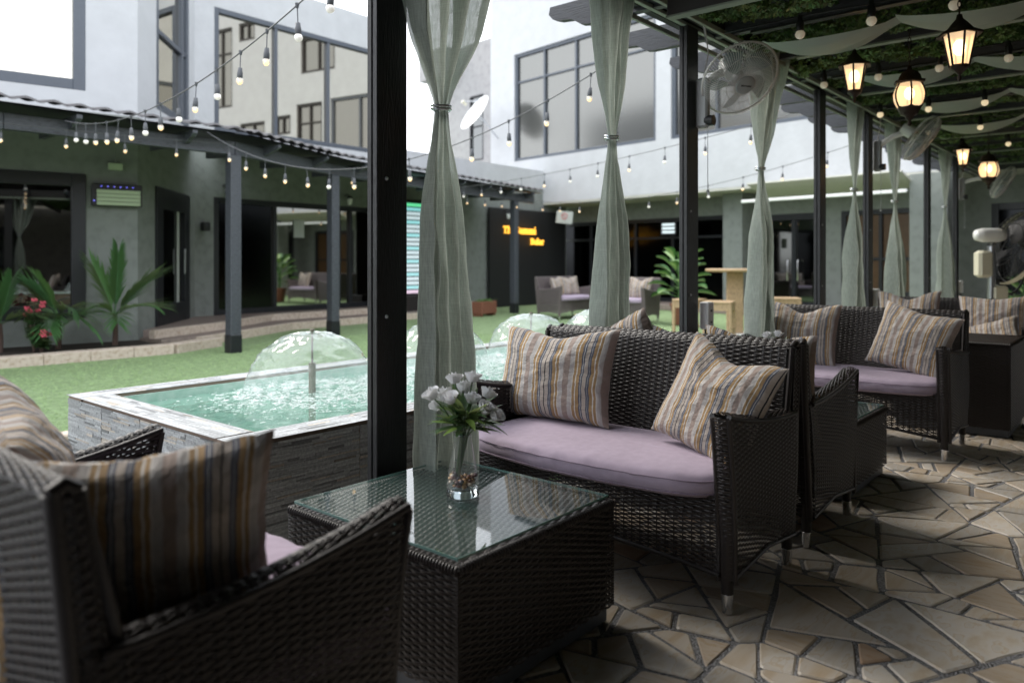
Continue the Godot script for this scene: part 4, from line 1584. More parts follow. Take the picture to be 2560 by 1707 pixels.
func make_sofa(fabric: Material, wrap: Material) -> Node3D:
	var t := Node3D.new()
	var hx := SW / 2
	var f := MB.new()
	weave(f, SW - 0.1, 0.27, Vector3(0, 0, -1), func(s: float, q: float) -> Vector3: return Vector3(lerpf(-hx + 0.05, hx - 0.05, s), lerpf(0.125 + 0.05 * sin(PI * s), 0.385, q), 0.022 - 0.045 * sin(PI * s)))
	part("front_panel", f, fabric, t)
	var bk := MB.new()
	weave(bk, SW - 0.08, 0.46, Vector3(0, 0.2, -1).normalized(), func(s: float, q: float) -> Vector3: return Vector3(lerpf(-hx + 0.04, hx - 0.04, s), lerpf(0.36, 0.815, q), lerpf(0.485, 0.592, q)))
	weave(bk, SW - 0.02, 0.70, Vector3(0, 0, 1), func(s: float, q: float) -> Vector3: return Vector3(lerpf(-hx + 0.01, hx - 0.01, s), lerpf(0.12, 0.815, q), lerpf(0.568, 0.640, q)))
	weave(bk, SW - 0.02, 0.10, Vector3(0, 1, 0), func(s: float, q: float) -> Vector3: return Vector3(lerpf(-hx + 0.01, hx - 0.01, s), 0.815 + 0.018 * sin(PI * q), lerpf(0.592, 0.640, q)))
	for sg: float in [-1.0, 1.0]:
		weave(bk, 0.08, 0.70, Vector3(sg, 0, 0), func(s: float, q: float) -> Vector3: return Vector3(sg * (hx - 0.008), lerpf(0.12, 0.815, q), lerpf(lerpf(0.50, 0.592, q), lerpf(0.568, 0.640, q), s)))
	part("backrest", bk, fabric, t)
	for sg: float in [-1.0, 1.0]:
		var am := MB.new()
		var zf := func(y: float) -> float: return 0.03 - 0.05 * pow(clampf((y - 0.12) / 0.52, 0.0, 1.0), 2.0)
		weave(am, 0.58, 0.5, Vector3(sg, 0, 0), func(s: float, q: float) -> Vector3:
			var z := lerpf(0.0, 0.57, s)
			var y := lerpf(0.12 + 0.03 * sin(PI * s), arm_top(z), q)
			return Vector3(sg * (hx + 0.008 * sin(PI * q)), y, lerpf(zf.call(y), lerpf(0.545, 0.60, clampf((y - 0.12) / 0.5, 0.0, 1.0)), s)), 0.027, 0.0086, 0.0033)
		weave(am, 0.52, 0.26, Vector3(-sg, 0, 0), func(s: float, q: float) -> Vector3:
			var z := lerpf(0.0, 0.50, s)
			var y := lerpf(0.36, arm_top(z), q)
			return Vector3(sg * (hx - 0.055), y, lerpf(zf.call(y), 0.50, s)), 0.027, 0.0086, 0.0033)
		weave(am, 0.53, 0.075, Vector3(0, 1, 0), func(s: float, q: float) -> Vector3:
			var z := lerpf(-0.02, 0.56, s)
			return Vector3(sg * lerpf(hx + 0.004, hx - 0.058, q), arm_top(z) + 0.012 * sin(PI * q), z), 0.024, 0.0086, 0.0033)
		weave(am, 0.062, 0.5, Vector3(0, 0, -1), func(s: float, q: float) -> Vector3:
			var y := lerpf(0.11, 0.648, q)
			return Vector3(sg * lerpf(hx - 0.058, hx + 0.004, s), y, zf.call(y) - 0.012 * sin(PI * s)), 0.031, 0.0086, 0.003)
		part("arm", am, fabric, t)
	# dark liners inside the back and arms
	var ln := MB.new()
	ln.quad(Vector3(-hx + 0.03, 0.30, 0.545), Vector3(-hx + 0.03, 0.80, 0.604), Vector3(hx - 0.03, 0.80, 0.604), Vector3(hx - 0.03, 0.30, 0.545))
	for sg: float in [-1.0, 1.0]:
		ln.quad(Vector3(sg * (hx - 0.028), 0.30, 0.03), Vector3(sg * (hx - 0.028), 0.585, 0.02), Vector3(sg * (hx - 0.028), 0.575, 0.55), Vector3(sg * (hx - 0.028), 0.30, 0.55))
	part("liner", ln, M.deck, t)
	# bound edges
	var eb := MB.new()
	for sg: float in [-1.0, 1.0]:
		eb.tube(PackedVector3Array([Vector3(sg * (hx - 0.012), 0.11, 0.564), Vector3(sg * (hx - 0.014), 0.822, 0.636)]), 0.013, -1.0, 8)
		eb.tube(PackedVector3Array([Vector3(sg * (hx - 0.020), 0.40, 0.498), Vector3(sg * (hx - 0.022), 0.818, 0.598)]), 0.011, -1.0, 8)
		eb.tube(PackedVector3Array([Vector3(sg * (hx - 0.022), 0.818, 0.598), Vector3(sg * (hx - 0.018), 0.832, 0.618), Vector3(sg * (hx - 0.014), 0.820, 0.638)]), 0.013, -1.0, 8)
		for x: float in [hx + 0.002, hx - 0.056]:
			var pts := PackedVector3Array()
			for i in 15:
				var z := lerpf(-0.020, 0.57, i / 14.0)
				pts.append(Vector3(sg * x, arm_top(z) - 0.002, z))
			eb.tube(pts, 0.0085, -1.0, 8)
			var fp := PackedVector3Array()
			for i in 9:
				var y := lerpf(0.10, 0.642, i / 8.0)
				fp.append(Vector3(sg * x, y, 0.03 - 0.05 * pow(clampf((y - 0.12) / 0.52, 0.0, 1.0), 2.0)))
			eb.tube(fp, 0.0085, -1.0, 8)
		eb.tube(PackedVector3Array([Vector3(sg * hx, 0.122, 0.03), Vector3(sg * hx, 0.150, 0.30), Vector3(sg * hx, 0.122, 0.56)]), 0.009, -1.0, 8)
	var bp := PackedVector3Array()
	for i in 17:
		var s := i / 16.0
		bp.append(Vector3(lerpf(-hx + 0.05, hx - 0.05, s), 0.122 + 0.05 * sin(PI * s), 0.022 - 0.045 * sin(PI * s)))
	eb.tube(bp, 0.009, -1.0, 8)
	part("edge_binding", eb, wrap, t)
	var dk := MB.new()
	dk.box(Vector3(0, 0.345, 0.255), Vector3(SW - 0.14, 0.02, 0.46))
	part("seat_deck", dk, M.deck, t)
	for sx: float in [-1.0, 1.0]:
		for z: float in [0.035, 0.556]:
			var lg := MB.new()
			lg.tube(PackedVector3Array([Vector3(sx * (hx - 0.03), 0.36, z), Vector3(sx * (hx - 0.028), 0.058, z)]), 0.027, 0.0195, 12)
			var o := part("leg", lg, wrap, t)
			var ft := MB.new()
			ft.lathe([Vector2(0.001, 0.0), Vector2(0.017, 0.0), Vector2(0.018, 0.003), Vector2(0.0205, 0.062), Vector2(0.019, 0.064), Vector2(0.001, 0.064)], 14, Transform3D(Basis.IDENTITY, Vector3(sx * (hx - 0.028), 0.0, z)))
			part("chrome_foot", ft, M.chrome, o)
	return t

func make_cushion() -> Node3D:
	var t := Node3D.new()
	var hx := SW / 2 - 0.062
	var z0 := -0.045
	var z1 := 0.485
	var out := PackedVector2Array()
	var n := 30
	for i in n + 1:
		var x := lerpf(-hx, hx, i / float(n))
		var e := absf(x) / hx
		out.append(Vector2(x, z0 + 0.022 - 0.065 * (1.0 - pow(e, 2.0)) + 0.05 * pow(e, 14.0)))
	for i in range(1, 9):
		out.append(Vector2(hx, lerpf(z0 + 0.07, z1 - 0.02, i / 9.0)))
	for i in 21:
		out.append(Vector2(lerpf(hx, -hx, i / 20.0), z1))
	for i in range(1, 9):
		out.append(Vector2(-hx, lerpf(z1 - 0.02, z0 + 0.07, i / 9.0)))
	var c := Vector2(0, (z0 + z1) / 2)
	var prof := [Vector2(0.06, 0.0), Vector2(0.022, 0.002), Vector2(0.007, 0.010), Vector2(0.0, 0.026), Vector2(-0.002, 0.040), Vector2(0.0, 0.056), Vector2(0.008, 0.074), Vector2(0.022, 0.085), Vector2(0.05, 0.090), Vector2(0.10, 0.093), Vector2(0.17, 0.094), Vector2(0.24, 0.095)]
	var mb := MB.new()
	var rows := []
	for p: Vector2 in prof:
		var row := PackedVector3Array()
		for o in out:
			var sx := 1.0 - p.x / hx
			var sz := 1.0 - p.x / ((z1 - z0) / 2)
			var q := Vector2(o.x * sx, c.y + (o.y - c.y) * sz)
			var wr := 0.004 * noise.get_noise_2d(q.x * 4.0, q.y * 4.0)
			var front := clampf(1.0 - (q.y - z0) / 0.16, 0.0, 1.0)
			wr += (0.007 * noise.get_noise_2d(q.x * 11.0 + 40.0, p.y * 9.0) + 0.004 * noise.get_noise_2d(q.x * 27.0, p.y * 14.0)) * front
			row.append(Vector3(q.x, 0.362 + p.y + (wr if p.y > 0.05 else 0.0), q.y - wr * 0.8 * front))
		rows.append(row)
	rows.reverse()
	mb.grid(rows, true, 3.0, 1.0)
	var top := PackedVector3Array()
	for q: Vector3 in rows[0]:
		top.append(q)
	var cc := mb.vert(Vector3(0, 0.458, c.y))
	for i in top.size():
		var a := mb.vert(top[i])
		var b := mb.vert(top[(i + 1) % top.size()])
		mb.tri(cc, a, b)
	part("cover", mb, M.cushion, t)
	var sm := MB.new()
	for y: float in [0.018, 0.062]:
		var pts := PackedVector3Array()
		for i in range(0, n + 1):
			pts.append(Vector3(out[i].x * 0.995, 0.362 + y + 0.003 * noise.get_noise_2d(out[i].x * 11.0 + 40.0, y * 9.0), out[i].y - 0.0005))
		sm.tube(pts, 0.0026, -1.0, 5)
	part("piping", sm, M.seam, t)
	return t

var pillow_meshes := []
func pillow_mesh(sd: int, w: float, hgt: float, dent: float) -> ArrayMesh:
	var mb := MB.new()
	var n := 34
	for side: float in [1.0, -1.0]:
		var rows := []
		for j in n + 1:
			var b := 1.0 - 2.0 * j / n
			var row := PackedVector3Array()
			for i in n + 1:
				var a := 2.0 * i / n - 1.0
				a = a * (1.0 - 0.0)
				var x := w / 2 * a * (1.0 - 0.085 * (1.0 - b * b) * absf(a))
				var y := hgt / 2 * b * (1.0 - 0.085 * (1.0 - a * a) * absf(b))
				y -= dent * exp(-a * a * 5.0) * smoothstep(-0.1, 1.0, b)
				var body := pow(maxf(0.0, (1.0 - a * a) * (1.0 - b * b)), 0.42)
				var z := 0.082 * body
				var edge := clampf(maxf(absf(a), absf(b)) * 1.6 - 0.5, 0.0, 1.0)
				z += body * 0.011 * noise.get_noise_2d(a * 2.2 + sd * 7.0, b * 2.2 + side)
				# folds running in from the seams and corners
				z += 0.006 * edge * body * sin(4.0 * a * b + 8.0 * (a * 0.5 + b) + sd)
				z += 0.012 * body * exp(-pow((b * 0.9 - absf(a) * 0.7 - 0.15 * sin(sd)) * 4.0, 2.0))
				x += 0.003 * noise.get_noise_2d(b * 5.0 + sd, a * 1.0 + 3.0)
				y += 0.006 * noise.get_noise_2d(a * 5.0 + sd, b * 1.0 + 9.0)
				row.append(Vector3(x, y, z * side))
			rows.append(row)
		if side < 0.0:
			for r in rows.size():
				var rv: PackedVector3Array = rows[r]
				rv.reverse()
				rows[r] = rv
		mb.grid(rows, false)
	for i in mb.U.size():
		mb.U[i] += Vector2(0.171 * sd, 0.0)
	return mb.commit()

# pillow standing with centre c; face is the way its front looks, roll turns it in its plane
func pillow(c: Vector3, face: Vector3, roll: float, k: int, label: String, sc := 1.0) -> void:
	if pillow_meshes.is_empty():
		pillow_meshes = [pillow_mesh(1, 0.60, 0.42, 0.035), pillow_mesh(2, 0.47, 0.45, 0.05), pillow_mesh(3, 0.50, 0.42, 0.015), pillow_mesh(5, 0.50, 0.44, 0.06)]
	var t := put("striped_pillow", pillow_meshes[k], M.pillow, self)
	tag(t, label, "pillow", "striped pillows on the wicker sofas")
	var z := face.normalized()
	var x := Vector3.UP.cross(z).normalized()
	var y := z.cross(x)
	t.transform = Transform3D(Basis(x, y, z) * Basis(Vector3(0, 0, 1), roll), c)
	t.scale = Vector3.ONE * sc

func seats() -> void:
	var proto := make_sofa(M.wicker, M.wrap)
	var cproto := make_cushion()
	# [front v, middle u, faces +v, sofa label, cushion label]
	var rows := [
		[2.32, 1.655, false, "dark brown wicker loveseat behind the glass table with the vase", "mauve seat pad on the wicker loveseat behind the vase table"],
		[3.66, 1.66, true, "dark wicker loveseat set back to back with the vase-table sofa", "mauve seat pad on the loveseat hidden behind the vase-table sofa"],
		[4.93, 1.52, false, "dark wicker loveseat behind the second glass table with gathered mauve pad", "mauve seat pad with puckered edge behind the second glass table"],
		[6.78, 1.32, false, "dark wicker loveseat farthest along, behind the solid wicker block", "mauve seat pad on the farthest dark wicker loveseat"],
		[1.03, 1.735, true, "blurred dark wicker loveseat facing the vase table from across it", "mauve seat pad on the loveseat facing the vase table"]]
	for i in rows.size():
		var r: Array = rows[i]
		var at := P(r[0], r[1], 0.002)
		var turn := -PI / 2 if r[2] else PI / 2
		var s: Node3D = proto if i == 0 else proto.duplicate()
		s.name = numbered("wicker_sofa")
		add_child(s)
		s.position = at
		s.rotation.y = turn
		if i == 4:
			s.scale = Vector3(0.93, 1, 1)
		tag(s, r[3], "sofa", "dark wicker loveseats under the pergola")
		var c: Node3D = cproto if i == 0 else cproto.duplicate()
		c.name = numbered("seat_cushion")
		add_child(c)
		c.position = at
		c.rotation.y = turn
		tag(c, r[4], "cushion", "mauve seat pads")
	# taupe pair across the lawn
	var tp: Node3D = proto.duplicate()
	for ch: Node in tp.find_children("*", "MeshInstance3D", true, false):
		if ch.material_override == M.wicker or ch.material_override == M.wrap:
			ch.material_override = M.wicker_taupe
	for r in [[Vector2(12.66, 8.98), 0.0, "taupe wicker sofa by the black neon wall across the lawn"], [Vector2(12.35, 7.87), PI / 2, "taupe wicker sofa seen side-on beside the spotted-leaf plant"]]:
		var s: Node3D = tp if r[1] == 0.0 else tp.duplicate()
		s.name = numbered("taupe_sofa")
		add_child(s)
		s.position = P(r[0].x, r[0].y, 0.0)
		# local z (front to back) must run towards +u for the first one
		s.rotation.y = PI if r[1] == 0.0 else PI / 2
		tag(s, r[2], "sofa", "taupe wicker sofas on the lawn")
		var c := cproto.duplicate()
		c.name = numbered("seat_cushion")
		add_child(c)
		c.position = s.position
		c.rotation.y = s.rotation.y
		tag(c, "mauve seat pad on the " + ("taupe sofa by the neon wall" if r[1] == 0.0 else "side-on taupe sofa"), "cushion", "mauve seat pads")
	# pillows
	var back := Vector3(-1, 0.26, 0)
	pillow(P(2.69, 2.03, 0.655), Vector3(-1, 0.30, 0.06), 0.02, 0, "upright striped pillow at the curtain end of the vase-table sofa")
	pillow(P(2.61, 1.235, 0.640), Vector3(-1, 0.42, -0.22), -0.24, 1, "tilted striped pillow leaning on the near arm of the vase-table sofa", 0.94)
	pillow(P(3.20, 2.0, 0.655), Vector3(1, 0.26, 0.1), -0.32, 2, "striped pillow whose corner pokes above the sofa back near the second curtain", 1.05)
	pillow(P(3.22, 1.62, 0.60), Vector3(1, 0.26, 0), 0.25, 2, "striped pillow with only its tip above the middle of the sofa back")
	pillow(P(3.19, 1.30, 0.645), Vector3(1, 0.2, 0.05), 0.04, 3, "striped pillow bulging past the end of the vase-table sofa's back")
	pillow(P(5.28, 1.87, 0.655), Vector3(-1, 0.30, 0.05), -0.03, 3, "upright striped pillow at the curtain end of the second-table sofa")
	pillow(P(5.26, 1.17, 0.655), Vector3(-1, 0.35, -0.25), -0.20, 2, "tilted striped pillow at the arm of the second-table sofa")
	pillow(P(7.14, 1.0, 0.67), Vector3(-1, 0.25, 0), 0.03, 2, "upright striped pillow on the farthest dark wicker loveseat")
	pillow(P(7.14, 1.62, 0.685), Vector3(-1, 0.25, 0), 0.03, 3, "striped pillow mostly hidden behind the second-table sofa's back")
	pillow(P(6.62, 0.93, 0.60), Vector3(-0.7, 0.8, -0.3), 0.5, 2, "striped pillow lying just over the top of the solid wicker block", 0.72)
	pillow(P(0.595, 1.395, 0.625), Vector3(0.49, 0.16, -0.87), -0.03, 2, "large blurred striped pillow on the near end of the loveseat across the table")
	pillow(P(0.62, 1.98, 0.655), Vector3(1, 0.40, 0.25), 0.25, 2, "rounded striped pillow at the fountain end of the blurred loveseat")
	pillow(P(12.45, 9.36, 0.62), Vector3(0.35, 0.28, 1), 0.0, 2, "striped pillow tucked in the corner of the taupe sofa by the neon wall")
	pillow(P(12.95, 9.42, 0.64), Vector3(-0.1, 0.28, 1), 0.0, 0, "upright striped pillow mid-seat on the taupe sofa by the neon wall")
	pillow(P(12.70, 7.55, 0.64), Vector3(-1, 0.28, 0), 0.0, 3, "striped pillow on the side-on taupe sofa")

func coffee_table(v0: float, v1: float, u0: float, u1: float, top: float, label: String, glazed := true) -> void:
	var t := thing("wicker_table" if glazed else "wicker_chest", label, "table" if glazed else "chest", P((v0 + v1) / 2, (u0 + u1) / 2, 0), 0.0, "glass-topped wicker tables" if glazed else "")
	var a := (v1 - v0) / 2
	var b := (u1 - u0) / 2
	var y0 := 0.055
	var y1 := top - 0.012
	for s: float in [-1.0, 1.0]:
		var q := MB.new()
		weave(q, 2 * b, y1 - y0, Vector3(s, 0, 0), func(x: float, y: float) -> Vector3: return Vector3(s * a, lerpf(y0, y1 - 0.008, y), lerpf(-b, b, x)), 0.031, 0.0092)
		part("side_panel", q, M.wicker, t)
		var w := MB.new()
		weave(w, 2 * a, y1 - y0, Vector3(0, 0, s), func(x: float, y: float) -> Vector3: return Vector3(lerpf(-a, a, x), lerpf(y0, y1 - 0.008, y), s * b), 0.031, 0.0092)
		part("side_panel", w, M.wicker, t)
	var tp := MB.new()
	weave(tp, 2 * a, 2 * b, Vector3(0, 1, 0), func(x: float, y: float) -> Vector3: return Vector3(lerpf(-a, a, x), y1 - 0.004, lerpf(-b, b, y)), 0.028, 0.0105, 0.0034)
	part("woven_top", tp, M.wicker, t)
	var core := MB.new()
	core.box(Vector3(0, (y0 + y1) / 2 - 0.008, 0), Vector3(2 * a - 0.03, y1 - y0 - 0.02, 2 * b - 0.03))
	part("core", core, M.deck, t)
	# braided edge
	var ed := MB.new()
	for k in 4:
		var along := k % 2 == 0
		var l := a if along else b
		var n := int(2 * l / 0.011)
		for i in n:
			var s := lerpf(-l, l, (i + 0.5) / n)
			var sg := 1.0 if k < 2 else -1.0
			var c := Vector3(s, y1 - 0.002, sg * b) if along else Vector3(sg * a, y1 - 0.002, s)
			var d := (Vector3(1, 0, 0) if along else Vector3(0, 0, 1)) * 0.0052
			var o := (Vector3(0, 0, sg) if along else Vector3(sg, 0, 0))
			ed.tube(PackedVector3Array([c - o * 0.012 + Vector3(0, 0.001, 0) - d * 0.4, c + Vector3(0, 0.002, 0), c + o * 0.005 - Vector3(0, 0.004, 0), c + o * 0.005 - Vector3(0, 0.015, 0) + d * 0.5]), 0.0042, -1.0, 5, false)
	part("braided_edge", ed, M.wicker, t)
	var pl := MB.new()
	pl.cbox(Vector3(0, 0.03, 0), Vector3(2 * a - 0.03, 0.052, 2 * b - 0.03), 0.004)
	part("plinth", pl, M.frame, t)
	if not glazed:
		return
	var gl := MB.new()
	var gy := top - 0.001
	gl.quad(Vector3(-a + 0.012, gy + 0.007, b - 0.012), Vector3(-a + 0.012, gy + 0.007, -b + 0.012), Vector3(a - 0.012, gy + 0.007, -b + 0.012), Vector3(a - 0.012, gy + 0.007, b - 0.012))
	var go := part("glass_top", gl, M.table_glass, t)
	var ge := MB.new()
	for k in 4:
		var along := k % 2 == 0
		var sg := 1.0 if k < 2 else -1.0
		if along:
			ge.box(Vector3(0, gy + 0.003, sg * (b - 0.013)), Vector3(2 * a - 0.026, 0.007, 0.002))
		else:
			ge.box(Vector3(sg * (a - 0.013), gy + 0.003, 0), Vector3(0.002, 0.007, 2 * b - 0.03))
	part("glass_edge", ge, M.glass_edge, go)

func rose(mb: MB, c: Vector3, up: Vector3, r: float) -> void:
	var b := Basis(Quaternion(Vector3.UP, up.normalized()))
	for k in 12:
		var lay := k / 4
		var a0 := TAU * (k % 4) / 4.0 + lay * 0.8 + rnd(-0.25, 0.25)
		var rad := r * (0.36 + 0.36 * lay)
		var hh := r * (2.0 - 0.20 * lay) * rnd(0.92, 1.08)
		var curl := 0.04 + 0.13 * lay * rnd(0.6, 1.3)
		var rows := []
		for j in 7:
			var q := j / 6.0
			var row := PackedVector3Array()
			for i in 7:
				var w := i / 6.0 - 0.5
				var rr := rad * (0.35 + 0.80 * sin(PI * (0.10 + 0.45 * q)) + curl * maxf(0.0, q - 0.62) * 2.6)
				var a := a0 + w * 1.9 * (1.0 - 0.15 * q)
				var lip := 0.05 * r * sin(w * 9.0 + k)
				row.append(c + b * Vector3(cos(a) * rr, (hh - 1.4 * r * w * w) * q - r * 0.7 + lip * q - curl * r * maxf(0.0, q - 0.8) * 1.6, sin(a) * rr))
			rows.append(row)
		mb.grid(rows)

func blade_leaf(mb: MB, base: Vector3, dir: Vector3, len: float, wid: float, droop: float, n := 6) -> void:
	var d := dir.normalized()
	var side := d.cross(Vector3.UP).normalized()
	if side.length() < 0.1:
		side = Vector3.RIGHT
	var rows := []
	for j in n + 1:
		var q := j / float(n)
		var p := base + d * len * q - Vector3(0, droop * q * q * len, 0)
		var w := wid * sin(PI * clampf(0.06 + 0.94 * q, 0.0, 1.0)) * (1.15 - 0.4 * q)
		rows.append(PackedVector3Array([p - side * w, p - Vector3(0, w * 0.25, 0), p + side * w]))
	mb.grid(rows, false)

func vase(at: Vector3, label: String, blabel: String) -> void:
	var t := thing("glass_vase", label, "vase", at, 0.0, "glass flower vases on the tables")
	var g := MB.new()
	g.lathe([Vector2(0.051, 0.030), Vector2(0.050, 0.05), Vector2(0.044, 0.09), Vector2(0.036, 0.13), Vector2(0.029, 0.17), Vector2(0.0262, 0.196)], 32)
	part("body", g, M.vase, t)
	var rim := MB.new()
	var pts := PackedVector3Array()
	for i in 25:
		pts.append(Vector3(cos(TAU * i / 24.0) * 0.0262, 0.196, sin(TAU * i / 24.0) * 0.0262))
	rim.tube(pts, 0.0018, -1.0, 5, false)
	part("rim", rim, M.vase_base, t)
	var b := MB.new()
	b.lathe([Vector2(0.0005, 0.001), Vector2(0.047, 0.001), Vector2(0.052, 0.005), Vector2(0.0525, 0.015), Vector2(0.050, 0.026), Vector2(0.046, 0.029), Vector2(0.0005, 0.027)], 32)
	part("thick_base", b, M.vase_base, t)
	# pebbles
	var cols := [lin(0.32, 0.17, 0.07), lin(0.10, 0.05, 0.04), lin(0.55, 0.47, 0.38), lin(0.22, 0.10, 0.08), lin(0.45, 0.28, 0.12), lin(0.08, 0.07, 0.08)]
	for k in 70:
		var a := rnd(0, TAU)
		var r := 0.040 * sqrt(rng.randf())
		var q := MB.new()
		q.ball(Vector3(cos(a) * r, 0.036 + 0.030 * rng.randf() + 0.008 * sin(a * 2.0), sin(a) * r), rnd(0.006, 0.010), 6, Vector3(rnd(0.8, 1.4), rnd(0.6, 0.9), rnd(0.8, 1.3)))
		if not M.has("peb_0"):
			for j in cols.size():
				M["peb_%d" % j] = mat(cols[j], 0.35)
		part("pebble", q, M["peb_%d" % (k % 6)], t)
	# bouquet
	var f := thing("rose_bouquet", blabel, "flowers", at, 0.0, "white rose bouquets in the vases")
	var st := MB.new()
	var heads := [[-0.095, 0.325, 0.03], [-0.062, 0.318, -0.02], [-0.036, 0.318, 0.055], [-0.028, 0.365, -0.03], [0.030, 0.372, -0.02], [0.078, 0.318, -0.03], [0.072, 0.285, 0.045], [0.105, 0.262, 0.03], [-0.085, 0.278, -0.05], [0.03, 0.31, 0.01], [0.0, 0.33, -0.075]]
	# heads are given across the view: x along the picture, z towards the viewer
	var bx := Vector3(0.647, 0, 0.763)
	var bz := Vector3(-0.763, 0, 0.647)
	var root := Vector3(0, 0.035, 0) - bx * 0.022
	var neck := Vector3(0, 0.195, 0) + bx * 0.004
	for h in heads:
		var c: Vector3 = bx * h[0] + bz * h[2] + Vector3(0, h[1], 0)
		var out := (c - Vector3(0, 0.17, 0)).normalized()
		var q := MB.new()
		rose(q, c, out, 0.019)
		part("rose", q, M.petal, f)
		var nk = neck + bx * h[0] * 0.12 + bz * h[2] * 0.15
		st.tube(PackedVector3Array([root + bx * h[2] * 0.1, nk, nk.lerp(c, 0.55) + Vector3(0, 0.01, 0), c - out * 0.012]), 0.0022, -1.0, 5)
		var cal := MB.new()
		for k in 4:
			var a := TAU * k / 4.0
			blade_leaf(cal, c - out * 0.013, out + (bx * cos(a) + bz * sin(a)) * 0.55, 0.024, 0.0055, 0.0, 4)
		part("calyx", cal, M.leaf_2, f)
	part("stems", st, M.leaf_2, f)
	for k in 84:
		var a := rnd(0, TAU)
		var d := bx * cos(a) * 1.15 + bz * sin(a) + Vector3(0, rnd(0.15, 1.9) if k % 3 else rnd(-0.05, 0.35), 0)
		var q := MB.new()
		var b0 := neck + Vector3(0, rnd(0.015, 0.075), 0) + (bx * cos(a) + bz * sin(a)) * rnd(0.0, 0.03)
		blade_leaf(q, b0, d, rnd(0.07, 0.135), rnd(0.011, 0.018), rnd(0.05, 0.45))
		part("leaf", q, M.leaf_3 if k % 6 == 0 else (M.leaf_0 if k % 2 == 0 else M.leaf_2), f)

# ---------------------------------------------------------------- fountain
func slate_patch(mb: MB, o: Vector3, ex: Vector3, ey: Vector3, n: Vector3, S: float, T: float, rowh := 0.0088, paleness := 1.0) -> void:
	var y := 0.0
	while y < T - 0.002:
		var h := minf(rnd(rowh * 0.7, rowh * 1.35), T - y)
		var x := 0.0
		while x < S - 0.004:
			var w := minf(rnd(0.05, 0.17), S - x)
			var d := rnd(0.001, 0.0042 if paleness < 1.2 else 0.0018)
			var k := rnd(0.36, 0.58) * paleness
			if rng.randf() < 0.10:
				k *= 0.5
			mb.tint = Color(k * 0.97, k * 1.0, k * 1.02)
			if rng.randf() < 0.10:
				mb.tint = Color(k * 1.12, k, k * 0.86)
			var a := o + ex * x + ey * y
			var b := a + ex * (w - 0.0012)
			var c := b + ey * (h - 0.0009)
			var e := a + ey * (h - 0.0009)
			var t := n * d
			mb.quad(a + t, e + t, c + t, b + t)
			mb.quad(e, e + t, a + t, a)
			mb.quad(b, b + t, c + t, c)
			mb.quad(e, c, c + t, e + t)
			mb.quad(a, a + t, b + t, b)
			x += w
		y += h

